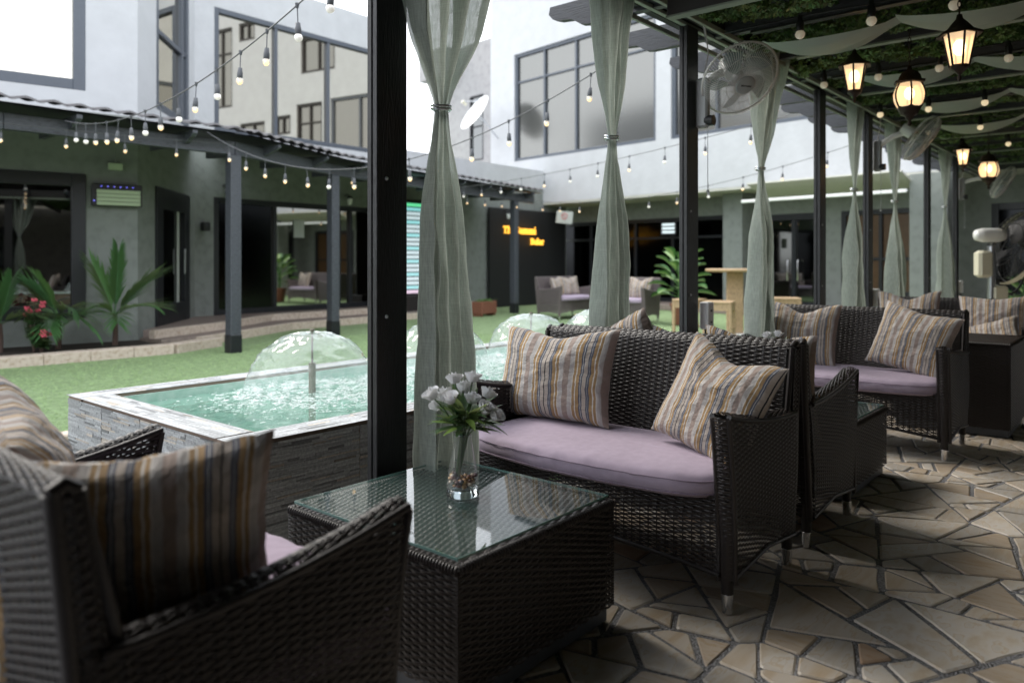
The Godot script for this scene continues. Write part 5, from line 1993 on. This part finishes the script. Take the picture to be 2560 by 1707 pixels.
func fountain() -> void:
	var t := thing("fountain", "raised rectangular fountain clad in grey split slate with bubbling domes", "fountain")
	var v0 := 1.45
	var v1 := 6.3
	var u0 := 2.51
	var u1 := 4.10
	var H := 0.50
	var cw := 0.155
	# cladding panels, long side facing the terrace, then the short end
	var n := 9
	for i in n:
		var q := MB.new()
		q.coloured = true
		var s := (v1 - v0) / n
		slate_patch(q, P(v0 + i * s + 0.001, u0, -0.01), Vector3(1, 0, 0), Vector3(0, 1, 0), Vector3(0, 0, 1), s - 0.003, H - 0.012)
		part("slate_panel", q, M.slate, t)
	for i in 4:
		var q := MB.new()
		q.coloured = true
		var s := (u1 - u0) / 4
		slate_patch(q, P(v0, u1 - i * s - 0.001, -0.01), Vector3(0, 0, 1), Vector3(0, 1, 0), Vector3(-1, 0, 0), s - 0.003, H - 0.012)
		part("slate_panel", q, M.slate, t)
	var wl := MB.new()
	wl.box(P((v0 + v1) / 2, u0 + cw / 2 + 0.004, 0.24), Vector3(v1 - v0, 0.50, cw - 0.008))
	wl.box(P((v0 + v1) / 2, u1 - cw / 2 - 0.004, 0.24), Vector3(v1 - v0, 0.50, cw - 0.008))
	wl.box(P(v0 + cw / 2 + 0.004, (u0 + u1) / 2, 0.24), Vector3(cw - 0.008, 0.50, u1 - u0 - 2 * cw))
	wl.box(P(v1 - cw / 2, (u0 + u1) / 2, 0.24), Vector3(cw, 0.50, u1 - u0 - 2 * cw))
	part("wall_core", wl, M.grout, t)
	# coping laid with the same strips
	var segs := [[P(v0 - 0.008, u0 - 0.008, 0.492), Vector3(1, 0, 0), Vector3(0, 0, -1), v1 - v0 + 0.016, cw], [P(v0 - 0.008, u1 - cw, 0.492), Vector3(1, 0, 0), Vector3(0, 0, -1), v1 - v0 + 0.016, cw + 0.008], [P(v0 - 0.008, u1 - cw - 0.002, 0.492), Vector3(0, 0, 1), Vector3(1, 0, 0), u1 - u0 - 2 * cw - 0.004, cw], [P(v1 - cw, u1 - cw - 0.002, 0.492), Vector3(0, 0, 1), Vector3(1, 0, 0), u1 - u0 - 2 * cw - 0.004, cw]]
	for i in segs.size():
		var s: Array = segs[i]
		var m := int(s[3] / 0.6)
		for j in m:
			var q := MB.new()
			q.coloured = true
			var l: float = s[3] / m
			var keep := rng.seed
			slate_patch(q, s[0] + s[1] * l * j, s[1], s[2], Vector3(0, 1, 0), l - 0.003, s[4], 0.014, 1.3)
			part("coping_tile", q, M.slate_light, t)
	var bs := MB.new()
	bs.box(P((v0 + v1) / 2, (u0 + u1) / 2, 0.10), Vector3(v1 - v0 - 2 * cw + 0.02, 0.02, u1 - u0 - 2 * cw + 0.02))
	for k in 4:
		var along := k % 2 == 0
		var sg := 1.0 if k < 2 else -1.0
		if along:
			bs.box(P((v0 + v1) / 2, (u0 + u1) / 2 + sg * ((u1 - u0) / 2 - cw - 0.006), 0.29), Vector3(v1 - v0 - 2 * cw - 0.01, 0.37, 0.012))
		else:
			bs.box(P((v0 + v1) / 2 + sg * ((v1 - v0) / 2 - cw - 0.006), (u0 + u1) / 2, 0.29), Vector3(0.012, 0.37, u1 - u0 - 2 * cw - 0.03))
	part("basin", bs, M.basin, t)
	# water: choppy sheet
	var spots := [Vector2(2.45, 3.50), Vector2(3.36, 3.45), Vector2(4.28, 3.45), Vector2(5.12, 3.42)]
	var wm := MB.new()
	var rows := []
	var nv := 150
	var nu := 64
	var lift := func(v: float, u: float) -> float:
		var h := 0.0
		for s: Vector2 in spots:
			var d := s.distance_to(Vector2(v, u))
			h += 0.018 * exp(-pow((d - 0.34) / 0.10, 2.0)) * (0.5 + noise.get_noise_2d(v * 18.0, u * 18.0)) + 0.006 * sin(d * 46.0) * exp(-d * 2.2)
		return h + 0.006 * noise.get_noise_2d(v * 6.0, u * 6.0) + 0.004 * noise.get_noise_2d(v * 17.0 + 5.0, u * 17.0)
	for j in nu + 1:
		var row := PackedVector3Array()
		var u := lerpf(u0 + cw + 0.004, u1 - cw - 0.004, j / float(nu))
		for i in nv + 1:
			var v := lerpf(v0 + cw + 0.004, v1 - cw - 0.004, i / float(nv))
			row.append(P(v, u, 0.432 + lift.call(v, u)))
		rows.append(row)
	wm.grid(rows)
	var wo := part("water", wm, M.water, t)
	# foam: bubbles and flecks thrown round each dome
	var fleck := MB.new()
	fleck.ball(Vector3.ZERO, 1.0, 6, Vector3(1, 0.55, 1))
	var mm := MultiMesh.new()
	mm.transform_format = MultiMesh.TRANSFORM_3D
	mm.mesh = fleck.commit()
	var list := []
	for s: Vector2 in spots:
		for k in 12000:
			var a := rnd(0, TAU)
			var d := 0.33 + rng.randfn(0.0, 0.085) if k % 3 > 0 else absf(rng.randfn(0.0, 0.34)) + 0.05
			var p := s + Vector2(cos(a), sin(a)) * d
			if p.y < u0 + cw + 0.02 or p.y > u1 - cw - 0.02 or p.x < v0 + cw + 0.02:
				continue
			if noise.get_noise_2d(p.x * 9.0, p.y * 9.0) < -0.10 + 0.45 * absf(d - 0.33):
				continue
			var r := rnd(0.0012, 0.0042) * (1.0 if rng.randf() < 0.9 else 1.8)
			var y: float = 0.434 + lift.call(p.x, p.y) + (rnd(0.0, 0.03) if rng.randf() < 0.12 else 0.0)
			list.append(Transform3D(Basis(Vector3.UP, rnd(0, 6)).scaled(Vector3(r * rnd(0.9, 3.0), r * 0.7, r)), P(p.x, p.y, y)))
	mm.instance_count = list.size()
	for i in list.size():
		mm.set_instance_transform(i, list[i])
	var fo := MultiMeshInstance3D.new()
	fo.name = "foam"
	fo.multimesh = mm
	fo.material_override = M.foam
	fo.set_meta("kind", "stuff")
	t.add_child(fo)
	# domes: thin rippled sheets of water thrown from a nozzle
	for si in spots.size():
		var s: Vector2 = spots[si]
		var R := 0.315
		var Hh := 0.335
		var dm := MB.new()
		var dr := []
		for j in 46:
			var q := j / 45.0
			var row := PackedVector3Array()
			for i in 110:
				var a := -TAU * i / 110.0
				var r := R * (0.05 + 0.95 * pow(sin(q * PI / 2), 0.92)) * (1.0 + (0.10 * sin(a * 2.0 + si) + 0.06 * sin(a * 3.0 + 2.0)) * q * q)
				var y := Hh * pow(maxf(0.0, cos(q * PI / 2)), 0.80)
				var rip := 0.009 * noise.get_noise_3d(cos(a) * 2.0 + si * 5.0, q * 6.0, sin(a) * 2.0) + 0.0035 * noise.get_noise_3d(cos(a) * 6.0 + si * 5.0, q * 10.0, sin(a) * 6.0)
				r += rip * (0.4 + q)
				row.append(P(s.x, s.y, 0.432) + Vector3(cos(a) * r, y + rip, sin(a) * r))
			dr.append(row)
		dm.grid(dr, true)
		part("water_dome", dm, M.dome, t)
		var nz := MB.new()
		nz.tube(PackedVector3Array([P(s.x, s.y, 0.11), P(s.x, s.y, 0.60)]), 0.019, -1.0, 12)
		nz.tube(PackedVector3Array([P(s.x, s.y, 0.60), P(s.x, s.y, 0.775)]), 0.006, -1.0, 8)
		nz.lathe([Vector2(0.001, 0.0), Vector2(0.012, 0.0), Vector2(0.014, 0.012), Vector2(0.001, 0.015)], 10, Transform3D(Basis.IDENTITY, P(s.x, s.y, 0.77)))
		part("nozzle", nz, M.nozzle, t)

# ---------------------------------------------------------------- plants
func frond(t: Node3D, base: Vector3, dir: Vector3, len: float, droop: float, pairs: int, leaf: float, m: Material) -> void:
	var d := dir.normalized()
	var side := d.cross(Vector3.UP).normalized()
	var mb := MB.new()
	var at := func(q: float) -> Vector3: return base + d * len * q - Vector3(0, droop * q * q * len, 0)
	var pts := PackedVector3Array()
	for i in 9:
		pts.append(at.call(i / 8.0))
	mb.tube(pts, 0.009, 0.002, 5)
	for i in pairs:
		var q := 0.14 + 0.84 * i / float(pairs)
		var p: Vector3 = at.call(q)
		var along: Vector3 = (at.call(minf(1.0, q + 0.02)) - at.call(q - 0.02)).normalized()
		for s: float in [-1.0, 1.0]:
			var l := leaf * (0.55 + 0.6 * sin(PI * (0.15 + 0.75 * q))) * rnd(0.88, 1.1)
			blade_leaf(mb, p, along * (0.75 + 0.5 * q) + side * s * (0.85 - 0.35 * q) + Vector3(0, 0.22, 0), l * 1.45, 0.0115, rnd(0.12, 0.36), 5)
	part("frond", mb, m, t)

func palm(at: Vector3, trunk: float, fr: Array, label: String) -> void:
	var t := thing("palm", label, "palm", at, 0.0, "young palms in the bed")
	var tk := MB.new()
	tk.tube(PackedVector3Array([Vector3(0, -0.03, 0), Vector3(0.008, trunk * 0.5, 0.0), Vector3(0.0, trunk, 0.004)]), 0.036, 0.024, 9)
	part("trunk", tk, M.bark, t)
	var k := 0
	for f in fr:
		frond(t, Vector3(0, trunk - 0.02, 0), f[0], f[1], f[2], f[3], f[4], M["leaf_%d" % [0, 1, 2, 0, 1][k % 5]])
		k += 1

func plants() -> void:
	# bx points right in the picture, bz towards the viewer
	var bx := Vector3(0.647, 0, 0.763)
	var bz := Vector3(-0.763, 0, 0.647)
	var up := Vector3.UP
	palm(P(4.12, 10.12, 0.085), 0.40, [[up * 1.0 + bx * 0.05, 0.85, 0.06, 24, 0.30], [up * 0.9 - bx * 0.35, 0.80, 0.12, 24, 0.30], [up * 0.75 + bx * 0.62, 0.82, 0.16, 24, 0.34], [up * 0.55 + bx * 0.9 + bz * 0.2, 0.68, 0.35, 20, 0.28], [up * 0.45 - bx * 0.9 + bz * 0.3, 0.55, 0.55, 16, 0.22], [up * 0.4 + bx * 0.5 + bz * 0.8, 0.40, 0.6, 14, 0.2], [up * 0.6 - bx * 0.3 + bz * 0.5, 0.45, 0.5, 14, 0.2]], "tall young palm with upright fronds beside the narrow door")
	palm(P(3.50, 10.22, 0.085), 0.42, [[up * 0.75 - bx * 0.55, 0.72, 0.25, 26, 0.30], [up * 0.85 - bx * 0.2 + bz * 0.2, 0.62, 0.25, 24, 0.26], [up * 0.6 + bx * 0.55 + bz * 0.3, 0.55, 0.6, 20, 0.26], [up * 0.35 + bx * 0.25 + bz * 0.8, 0.42, 0.7, 20, 0.22], [up * 0.5 - bx * 0.9, 0.5, 0.5, 18, 0.22], [up * 0.3 + bx * 0.9, 0.5, 0.7, 18, 0.22]], "low arching palm between the red flowers and the window corner")
	palm(P(2.92, 10.35, 0.085), 0.34, [[up * 0.9 + bx * 0.2, 0.62, 0.15, 22, 0.26], [up * 0.8 - bx * 0.5, 0.6, 0.2, 20, 0.26], [up * 0.5 + bx * 0.75, 0.6, 0.4, 20, 0.24], [up * 0.35 - bx * 0.7 + bz * 0.5, 0.6, 0.7, 18, 0.24], [up * 0.5 + bz * 0.7, 0.5, 0.5, 16, 0.2]], "small palm in front of the glazing left of the red flowers")
	for f in [[P(3.18, 10.05, 0.085), 0.60, 0.17, "taller red-flowered bush between two palms"], [P(3.24, 9.98, 0.085), 0.22, 0.18, "low red-flowered bush at the bed kerb"], [P(2.62, 10.2, 0.085), 0.50, 0.17, "red-flowered bush at the far end of the palm bed"]]:
		var t := thing("flower_bush", f[3], "plant", f[0], 0.0, "red-flowered bushes in the palm bed")
		var st := MB.new()
		var lv := MB.new()
		var lv2 := MB.new()
		for k in 13:
			var a := rnd(0, TAU)
			var top := Vector3(cos(a) * f[2] * rnd(0.2, 0.8), f[1] * rnd(0.65, 1.0), sin(a) * f[2] * rnd(0.2, 0.8))
			st.tube(PackedVector3Array([Vector3(0, -0.02, 0), top * 0.5 + Vector3(0, 0.03, 0), top]), 0.006, 0.004, 5)
			for j in 30:
				var q := rnd(0.35, 1.0)
				var b := rnd(0, TAU)
				blade_leaf(lv if j % 3 else lv2, top * q, Vector3(cos(b), rnd(0.0, 0.7), sin(b)), rnd(0.06, 0.10), rnd(0.016, 0.024), 0.3, 4)
			if k % 2 == 0 or k < 3:
				var hd := MB.new()
				for j in 9:
					var b := TAU * j / 9.0
					hd.ball(top + Vector3(cos(b) * 0.022, 0.025 + 0.012 * (j % 3), sin(b) * 0.022), 0.012, 6, Vector3(1.2, 0.7, 1.2))
				part("flower_head", hd, M.red_petal, t)
		part("stems", st, M.bark, t)
		part("foliage", lv, M.leaf_2, t)
		part("foliage", lv2, M.leaf_1, t)
	# large spotted-leaf plants in terracotta pots
	for f in [[P(12.55, 6.62, 0.0), 1.0, "large spotted-leaf pot plant behind the pale bar stools"], [P(11.25, 1.20, 0.15), 0.6, "spotted-leaf pot plant behind the misting fan"]]:
		var t := thing("spotted_plant", f[2], "potted plant", f[0], 0.0, "spotted-leaf plants in pots")
		var s: float = f[1]
		var pt := MB.new()
		pt.lathe([Vector2(0.001, 0.0), Vector2(0.13 * s, 0.0), Vector2(0.18 * s, 0.34 * s), Vector2(0.195 * s, 0.34 * s), Vector2(0.195 * s, 0.39 * s), Vector2(0.17 * s, 0.39 * s), Vector2(0.16 * s, 0.36 * s), Vector2(0.001, 0.35 * s)], 20)
		part("pot", pt, M.terracotta, t)
		for k in 26:
			var a := TAU * k * 0.382
			var q := k / 25.0
			var b := Vector3(cos(a) * 0.04, (0.45 + 0.6 * q) * s, sin(a) * 0.04)
			var d := Vector3(cos(a), 0.15 + 1.3 * q, sin(a)).normalized()
			var st := b + d * 0.20 * s
			var lf := MB.new()
			lf.tube(PackedVector3Array([Vector3(cos(a) * 0.02, 0.36 * s, sin(a) * 0.02), b, st]), 0.010 * s, 0.006 * s, 5)
			part("stalk", lf, M.leaf_1, t)
			var mb := MB.new()
			var side := d.cross(Vector3.UP).normalized()
			var rows := []
			for j in 9:
				var w := j / 8.0
				var c := st + d * 0.44 * s * w - Vector3(0, 0.42 * w * w * 0.44 * s, 0)
				var ww := 0.125 * s * pow(sin(PI * clampf(0.03 + 0.97 * w, 0, 1)), 0.8)
				rows.append(PackedVector3Array([c - side * ww + Vector3(0, ww * 0.3, 0), c - side * ww * 0.5, c - Vector3(0, ww * 0.15, 0), c + side * ww * 0.5, c + side * ww + Vector3(0, ww * 0.3, 0)]))
			mb.grid(rows)
			part("leaf", mb, M.variegated, t)
	# fern trough by the grey pier
	var tr := thing("fern_trough", "reddish wooden trough of ferns by the grey pier across the lawn", "planter", P(12.0, 10.95, 0.0), 0.2)
	var bx2 := MB.new()
	bx2.cbox(Vector3(0, 0.17, 0), Vector3(0.62, 0.26, 0.26), 0.01)
	for s: float in [-0.26, 0.26]:
		bx2.cbox(Vector3(s, 0.02, 0), Vector3(0.06, 0.06, 0.22), 0.005)
	part("trough", bx2, M.terracotta, tr)
	var fm := MB.new()
	for k in 60:
		var a := rnd(0, TAU)
		blade_leaf(fm, Vector3(rnd(-0.22, 0.22), 0.29, rnd(-0.08, 0.08)), Vector3(cos(a), rnd(0.6, 1.6), sin(a)), rnd(0.15, 0.3), 0.012, 0.7, 5)
	part("fern", fm, M.leaf_1, tr)

# ---------------------------------------------------------------- bar furniture and fittings
func bar_set() -> void:
	var t := thing("bar_table", "pale wooden bar table on a square column beyond the curtains", "table", P(11.35, 5.05, 0))
	var a := MB.new()
	a.lathe([Vector2(0.001, 0.985), Vector2(0.42, 0.985), Vector2(0.45, 1.0), Vector2(0.45, 1.025), Vector2(0.44, 1.035), Vector2(0.001, 1.035)], 40)
	part("table_top", a, M.oak, t)
	var c := MB.new()
	c.cbox(Vector3(0, 0.505, 0), Vector3(0.24, 0.95, 0.24), 0.012, Basis(Vector3.UP, 0.5))
	part("column", c, M.oak, t)
	var b := MB.new()
	b.cbox(Vector3(0, 0.018, 0), Vector3(0.55, 0.035, 0.55), 0.008, Basis(Vector3.UP, 0.5))
	part("base_plate", b, M.white_plastic, t)
	var i := 0
	for s in [[P(10.62, 4.97, 0), 0.28, "square-seated pale bar stool in front of the bar table column"], [P(10.95, 5.62, 0), 0.1, "pale bar stool partly behind the post with the socket box"], [P(12.35, 4.62, 0), 0.5, "pale bar stool beyond the bar table by the glass doors"]]:
		var st := thing("bar_stool", s[2], "stool", s[0], s[1], "pale wooden bar stools")
		var q := MB.new()
		q.cbox(Vector3(0, 0.545, 0), Vector3(0.42, 0.035, 0.42), 0.012)
		part("seat", q, M.oak, st)
		for k in 4:
			var ap := MB.new()
			var ang := PI / 2 * k
			ap.cbox(Basis(Vector3.UP, ang) * Vector3(0, 0.475, 0.185), Vector3(0.33, 0.10, 0.025), 0.003, Basis(Vector3.UP, ang))
			part("apron", ap, M.oak, st)
			var lg := MB.new()
			lg.cbox(Vector3(0.185 * (1 if k % 2 == 0 else -1), 0.263, 0.185 * (1 if k < 2 else -1)), Vector3(0.045, 0.526, 0.045), 0.004)
			part("leg", lg, M.oak, st)
		var rail := MB.new()
		rail.cbox(Vector3(0, 0.15, 0.185), Vector3(0.325, 0.03, 0.02), 0.003)
		part("stretcher", rail, M.oak, st)
		i += 1

func fittings() -> void:
	# lit insect-killer box on the left wall
	var d := Vector2(0.976, -0.215)
	var bs := basis_along(d)
	var w := thing("louvred_wall_unit", "black wall box with pale green louvres and blue lights above the palms", "wall unit", P(4.30, 10.50, 2.02))
	w.transform.basis = bs
	var bp := MB.new()
	bp.cbox(Vector3(0, 0, 0), Vector3(0.60, 0.29, 0.09), 0.01)
	part("housing", bp, M.black, w)
	for k in 4:
		var l := MB.new()
		l.cbox(Vector3(0.015, 0.045 - k * 0.052, 0.05), Vector3(0.52, 0.047, 0.02), 0.006, Basis(Vector3.RIGHT, 0.25))
		part("louvre", l, M.louvre, w)
	for k in 6:
		var l := MB.new()
		l.box(Vector3(-0.19 + k * 0.075, 0.108, 0.0475), Vector3(0.013, 0.013, 0.006))
		part("indicator", l, M.led_blue, w)
	var l2 := MB.new()
	l2.box(Vector3(-0.275, -0.08, 0.0475), Vector3(0.02, 0.010, 0.006))
	part("indicator", l2, M.led_blue, w)
	var jb := thing("junction_box", "small pale junction box with conduit above the louvred unit", "junction box", P(4.28, 10.50, 2.40))
	jb.transform.basis = bs
	var q := MB.new()
	q.cbox(Vector3.ZERO, Vector3(0.17, 0.09, 0.06), 0.008)
	part("box", q, M.louvre, jb)
	var cq := MB.new()
	cq.tube(PackedVector3Array([Vector3(0, 0.045, 0), Vector3(0.0, 0.2, -0.01), Vector3(0.06, 0.5, -0.01)]), 0.008)
	part("conduit", cq, M.wall_grey, jb)
	var sp := thing("wall_speaker", "small black loudspeaker on the strip between the narrow door and sliding doors", "speaker", P(6.58, 12.50, 1.75))
	var sq := MB.new()
	sq.cbox(Vector3.ZERO, Vector3(0.13, 0.15, 0.12), 0.012)
	part("cabinet", sq, M.black, sp)
	var s2 := MB.new()
	s2.lathe([Vector2(0.001, 0.0), Vector2(0.045, 0.0), Vector2(0.04, -0.012), Vector2(0.001, -0.008)], 14, Transform3D(Basis(Vector3.RIGHT, PI / 2), Vector3(0, 0, 0.062)))
	part("cone", s2, M.dark_frame, sp)
	for a in [[P(6.98, 12.46, 2.42), "white wall lamp behind the near canopy column"], [P(9.65, 12.5, 2.42), "white wall lamp behind the second canopy column"], [P(14.6, 12.5, 2.35), "white wall lamp over the neon wall"]]:
		var wl := thing("wall_lamp", a[1], "wall lamp", a[0], 0.0, "white wall lamps under the canopy")
		var m := MB.new()
		m.lathe([Vector2(0.001, -0.13), Vector2(0.035, -0.12), Vector2(0.055, -0.02), Vector2(0.052, 0.0), Vector2(0.001, 0.01)], 12)
		part("shade", m, M.white_plastic, wl)
		var m2 := MB.new()
		m2.lathe([Vector2(0.001, 0.01), Vector2(0.07, 0.012), Vector2(0.03, 0.05), Vector2(0.001, 0.06)], 12)
		m2.tube(PackedVector3Array([Vector3(0, 0.04, 0), Vector3(0, 0.09, -0.08), Vector3(0, 0.06, -0.17)]), 0.012)
		part("bracket", m2, M.dark_frame, wl)
	# slatted lit screen
	var sc := thing("lit_screen", "tall lit screen of pale horizontal bands on a brown cabinet", "screen", P(10.98, 12.2, 0))
	var fr := MB.new()
	fr.cbox(Vector3(0, 1.45, -0.03), Vector3(0.95, 2.05, 0.05), 0.01)
	part("panel", fr, M.black, sc)
	for k in 21:
		var b := MB.new()
		b.box(Vector3(0, 0.50 + k * 0.093, 0.004), Vector3(0.90, 0.068, 0.01))
		var m: Material = M.screen_pink if k < 1 else (M.screen_green if k == 20 else (M.screen_blue if k % 3 == 1 else M.screen_white))
		part("light_band", b, m, sc)
	var cb := MB.new()
	cb.cbox(Vector3(0, 0.2, -0.05), Vector3(1.0, 0.44, 0.4), 0.01)
	part("cabinet", cb, M.terracotta_dark, sc)
	# no-smoking board and small monitor
	var ns := thing("prohibition_sign", "tilted white board with a red circle hanging by the neon wall", "sign", P(16.1, 11.85, 2.30), PI * 1.5 + 0.25)
	ns.rotation.z = -0.10
	var nb := MB.new()
	nb.cbox(Vector3.ZERO, Vector3(0.46, 0.32, 0.015), 0.004)
	part("board", nb, M.paper, ns)
	var nr := MB.new()
	var pts := PackedVector3Array()
	for k in 21:
		pts.append(Vector3(cos(TAU * k / 20.0) * 0.075, sin(TAU * k / 20.0) * 0.075 + 0.03, 0.010))
	nr.tube(pts, 0.011, -1.0, 5, false)
	nr.tube(PackedVector3Array([Vector3(-0.055, 0.085, 0.010), Vector3(0.055, -0.025, 0.010)]), 0.010, -1.0, 5)
	part("red_circle", nr, M.sign_red, ns)
	var mo := thing("monitor", "small bright monitor high in the dark bar front", "monitor", P(16.55, 9.05, 1.95), -PI / 2)
	var mb := MB.new()
	mb.cbox(Vector3.ZERO, Vector3(0.42, 0.32, 0.03), 0.006)
	part("bezel", mb, M.black, mo)
	for k in 3:
		var ms := MB.new()
		ms.box(Vector3(0.0, 0.09 - k * 0.09, 0.017), Vector3(0.34, 0.06, 0.004))
		part("text_line", ms, M.screen_white, mo)
	# socket boxes on the posts
	for s in [[P(4.315, 2.10, 0.82), "white socket box on the post under the near fan"], [P(7.93, 2.09, 0.80), "white socket box on the post of the second fan"], [P(12.12, 2.09, 0.80), "white socket box on the post of the last fan"]]:
		var sb := thing("socket_box", s[1], "socket", s[0], 0.0, "white socket boxes on the posts")
		var m := MB.new()
		m.cbox(Vector3.ZERO, Vector3(0.075, 0.165, 0.06), 0.006)
		part("box", m, M.white_plastic, sb)
		var h := MB.new()
		for k in 2:
			h.box(Vector3(0.0, 0.03 - k * 0.07, 0.0305), Vector3(0.02, 0.012, 0.004))
		h.tube(PackedVector3Array([Vector3(-0.02, -0.083, 0), Vector3(-0.03, -0.2, 0.01), Vector3(-0.06, -0.6, 0.02)]), 0.006)
		part("outlet", h, M.black, sb)
	# tall misting fan seen edge-on
	var bx := Vector3(0.647, 0, 0.763)
	var bz := Vector3(-0.763, 0, 0.647)
	var up := Vector3.UP
	var mf := thing("misting_fan", "white pedestal misting fan with its big cage turned edge-on", "fan", P(9.95, 1.33, 0))
	var pole := MB.new()
	pole.tube(PackedVector3Array([bx * -0.10, bx * -0.10 + up * 1.32]), 0.042, -1.0, 14)
	part("pole", pole, M.steel, mf)
	var ftb := MB.new()
	ftb.lathe([Vector2(0.001, 0.0), Vector2(0.27, 0.0), Vector2(0.27, 0.03), Vector2(0.08, 0.07), Vector2(0.001, 0.07)], 20, Transform3D(Basis.IDENTITY, bx * -0.10))
	part("foot", ftb, M.black, mf)
	var tank := MB.new()
	tank.cbox(bx * -0.19 + up * 1.12, Vector3(0.16, 0.30, 0.14), 0.03, Basis(bx, up, bz))
	part("pump_box", tank, M.cream_plastic, mf)
	var ctl := MB.new()
	ctl.cbox(bx * -0.02 + up * 0.76, Vector3(0.16, 0.24, 0.12), 0.02, Basis(bx, up, bz))
	part("control_box", ctl, M.cream_plastic, mf)
	var mt := MB.new()
	mt.lathe([Vector2(0.001, -0.20), Vector2(0.06, -0.19), Vector2(0.078, -0.12), Vector2(0.078, 0.06), Vector2(0.06, 0.12), Vector2(0.001, 0.12)], 16, Transform3D(Basis(up, bx, bz), bx * -0.08 + up * 1.44))
	part("motor", mt, M.white_plastic, mf)
	var axis := (bx * 0.93 + up * -0.36).normalized()
	var e1 := axis.cross(bz).normalized()
	var cc := bx * 0.17 + up * 1.30
	var cg := MB.new()
	for r in [[0.40, -0.07], [0.42, 0.0], [0.38, 0.09], [0.25, 0.13], [0.25, -0.11], [0.12, 0.15]]:
		var ring := PackedVector3Array()
		for k in 33:
			var a := TAU * k / 32.0
			ring.append(cc + axis * r[1] + (e1 * cos(a) + bz * sin(a)) * r[0])
		cg.tube(ring, 0.006, -1.0, 5, false)
	for k in 40:
		var a := TAU * k / 40.0
		var dd := e1 * cos(a) + bz * sin(a)
		cg.tube(PackedVector3Array([cc + axis * -0.12 + dd * 0.08, cc + axis * -0.11 + dd * 0.25, cc + axis * -0.07 + dd * 0.40, cc + dd * 0.42, cc + axis * 0.09 + dd * 0.38, cc + axis * 0.15 + dd * 0.12]), 0.004, -1.0, 4, false)
	part("cage", cg, M.black, mf)
	var band := MB.new()
	var rows := []
	for s: float in [-0.028, 0.028]:
		var ring := PackedVector3Array()
		for k in 40:
			var a := -TAU * k / 40.0
			ring.append(cc + axis * s + (e1 * cos(a) + bz * sin(a)) * 0.427)
		rows.append(ring)
	band.grid(rows, true)
	part("hoop", band, M.cream_plastic, mf)
	for k in 4:
		var bl := MB.new()
		var a := TAU * k / 4.0 + 0.4
		var dd := e1 * cos(a) + bz * sin(a)
		var ss := axis.cross(dd)
		var gr := []
		for j in 5:
			var fr2 := j / 4.0
			var row := PackedVector3Array()
			for i in 4:
				var x := i / 3.0 - 0.5
				row.append(cc + dd * (0.06 + 0.30 * fr2) + ss * x * (0.08 + 0.14 * fr2) + axis * x * 0.06)
			gr.append(row)
		bl.grid(gr)
		part("blade", bl, M.black, mf)
	var noz := MB.new()
	noz.tube(PackedVector3Array([cc + axis * 0.16, cc + axis * 0.24]), 0.05, 0.035, 10)
	noz.tube(PackedVector3Array([cc + axis * 0.2 + up * 0.02, cc + axis * 0.22 + up * 0.22 + bx * 0.06]), 0.03, 0.02, 8)
	part("mist_head", noz, M.white_plastic, mf)
	var hose := MB.new()
	hose.tube(sag(bx * -0.06 + up * 0.98, cc + axis * 0.20, 0.30, 14), 0.012)
	part("hose", hose, M.black, mf)

func _ready() -> void:
	set_up()
	materials()
	M.slate_light = M.slate
	M.terracotta_dark = M.brown_panel
	ground()
	terrace()
	left_ground()
	left_building()
	rear_building()
	rear_house()
	canopy()
	pergola()
	boxwood()
	fountain()
	seats()
	coffee_table(1.355, 2.065, 1.325, 2.06, 0.40, "square glass-topped wicker table carrying the rose vase in full view")
	coffee_table(3.78, 4.46, 1.12, 1.82, 0.37, "square glass-topped wicker table half hidden behind the back-to-back sofas")
	coffee_table(5.82, 6.50, 0.72, 1.42, 0.63, "solid dark wicker chest standing behind the second-table sofa", false)
	vase(P(1.74, 1.68, 0.4065), "clear tapered glass vase with pebbles on the near table", "white artificial roses in the pebble vase on the near table")
	vase(P(4.10, 1.60, 0.3765), "clear tapered glass vase on the second table, hidden by sofa backs", "white artificial roses just showing above the sofa back")
	curtains()
	swags()
	ceiling_bulbs()
	lanterns()
	fans()
	courtyard_lights()
	plants()
	bar_set()
	fittings()
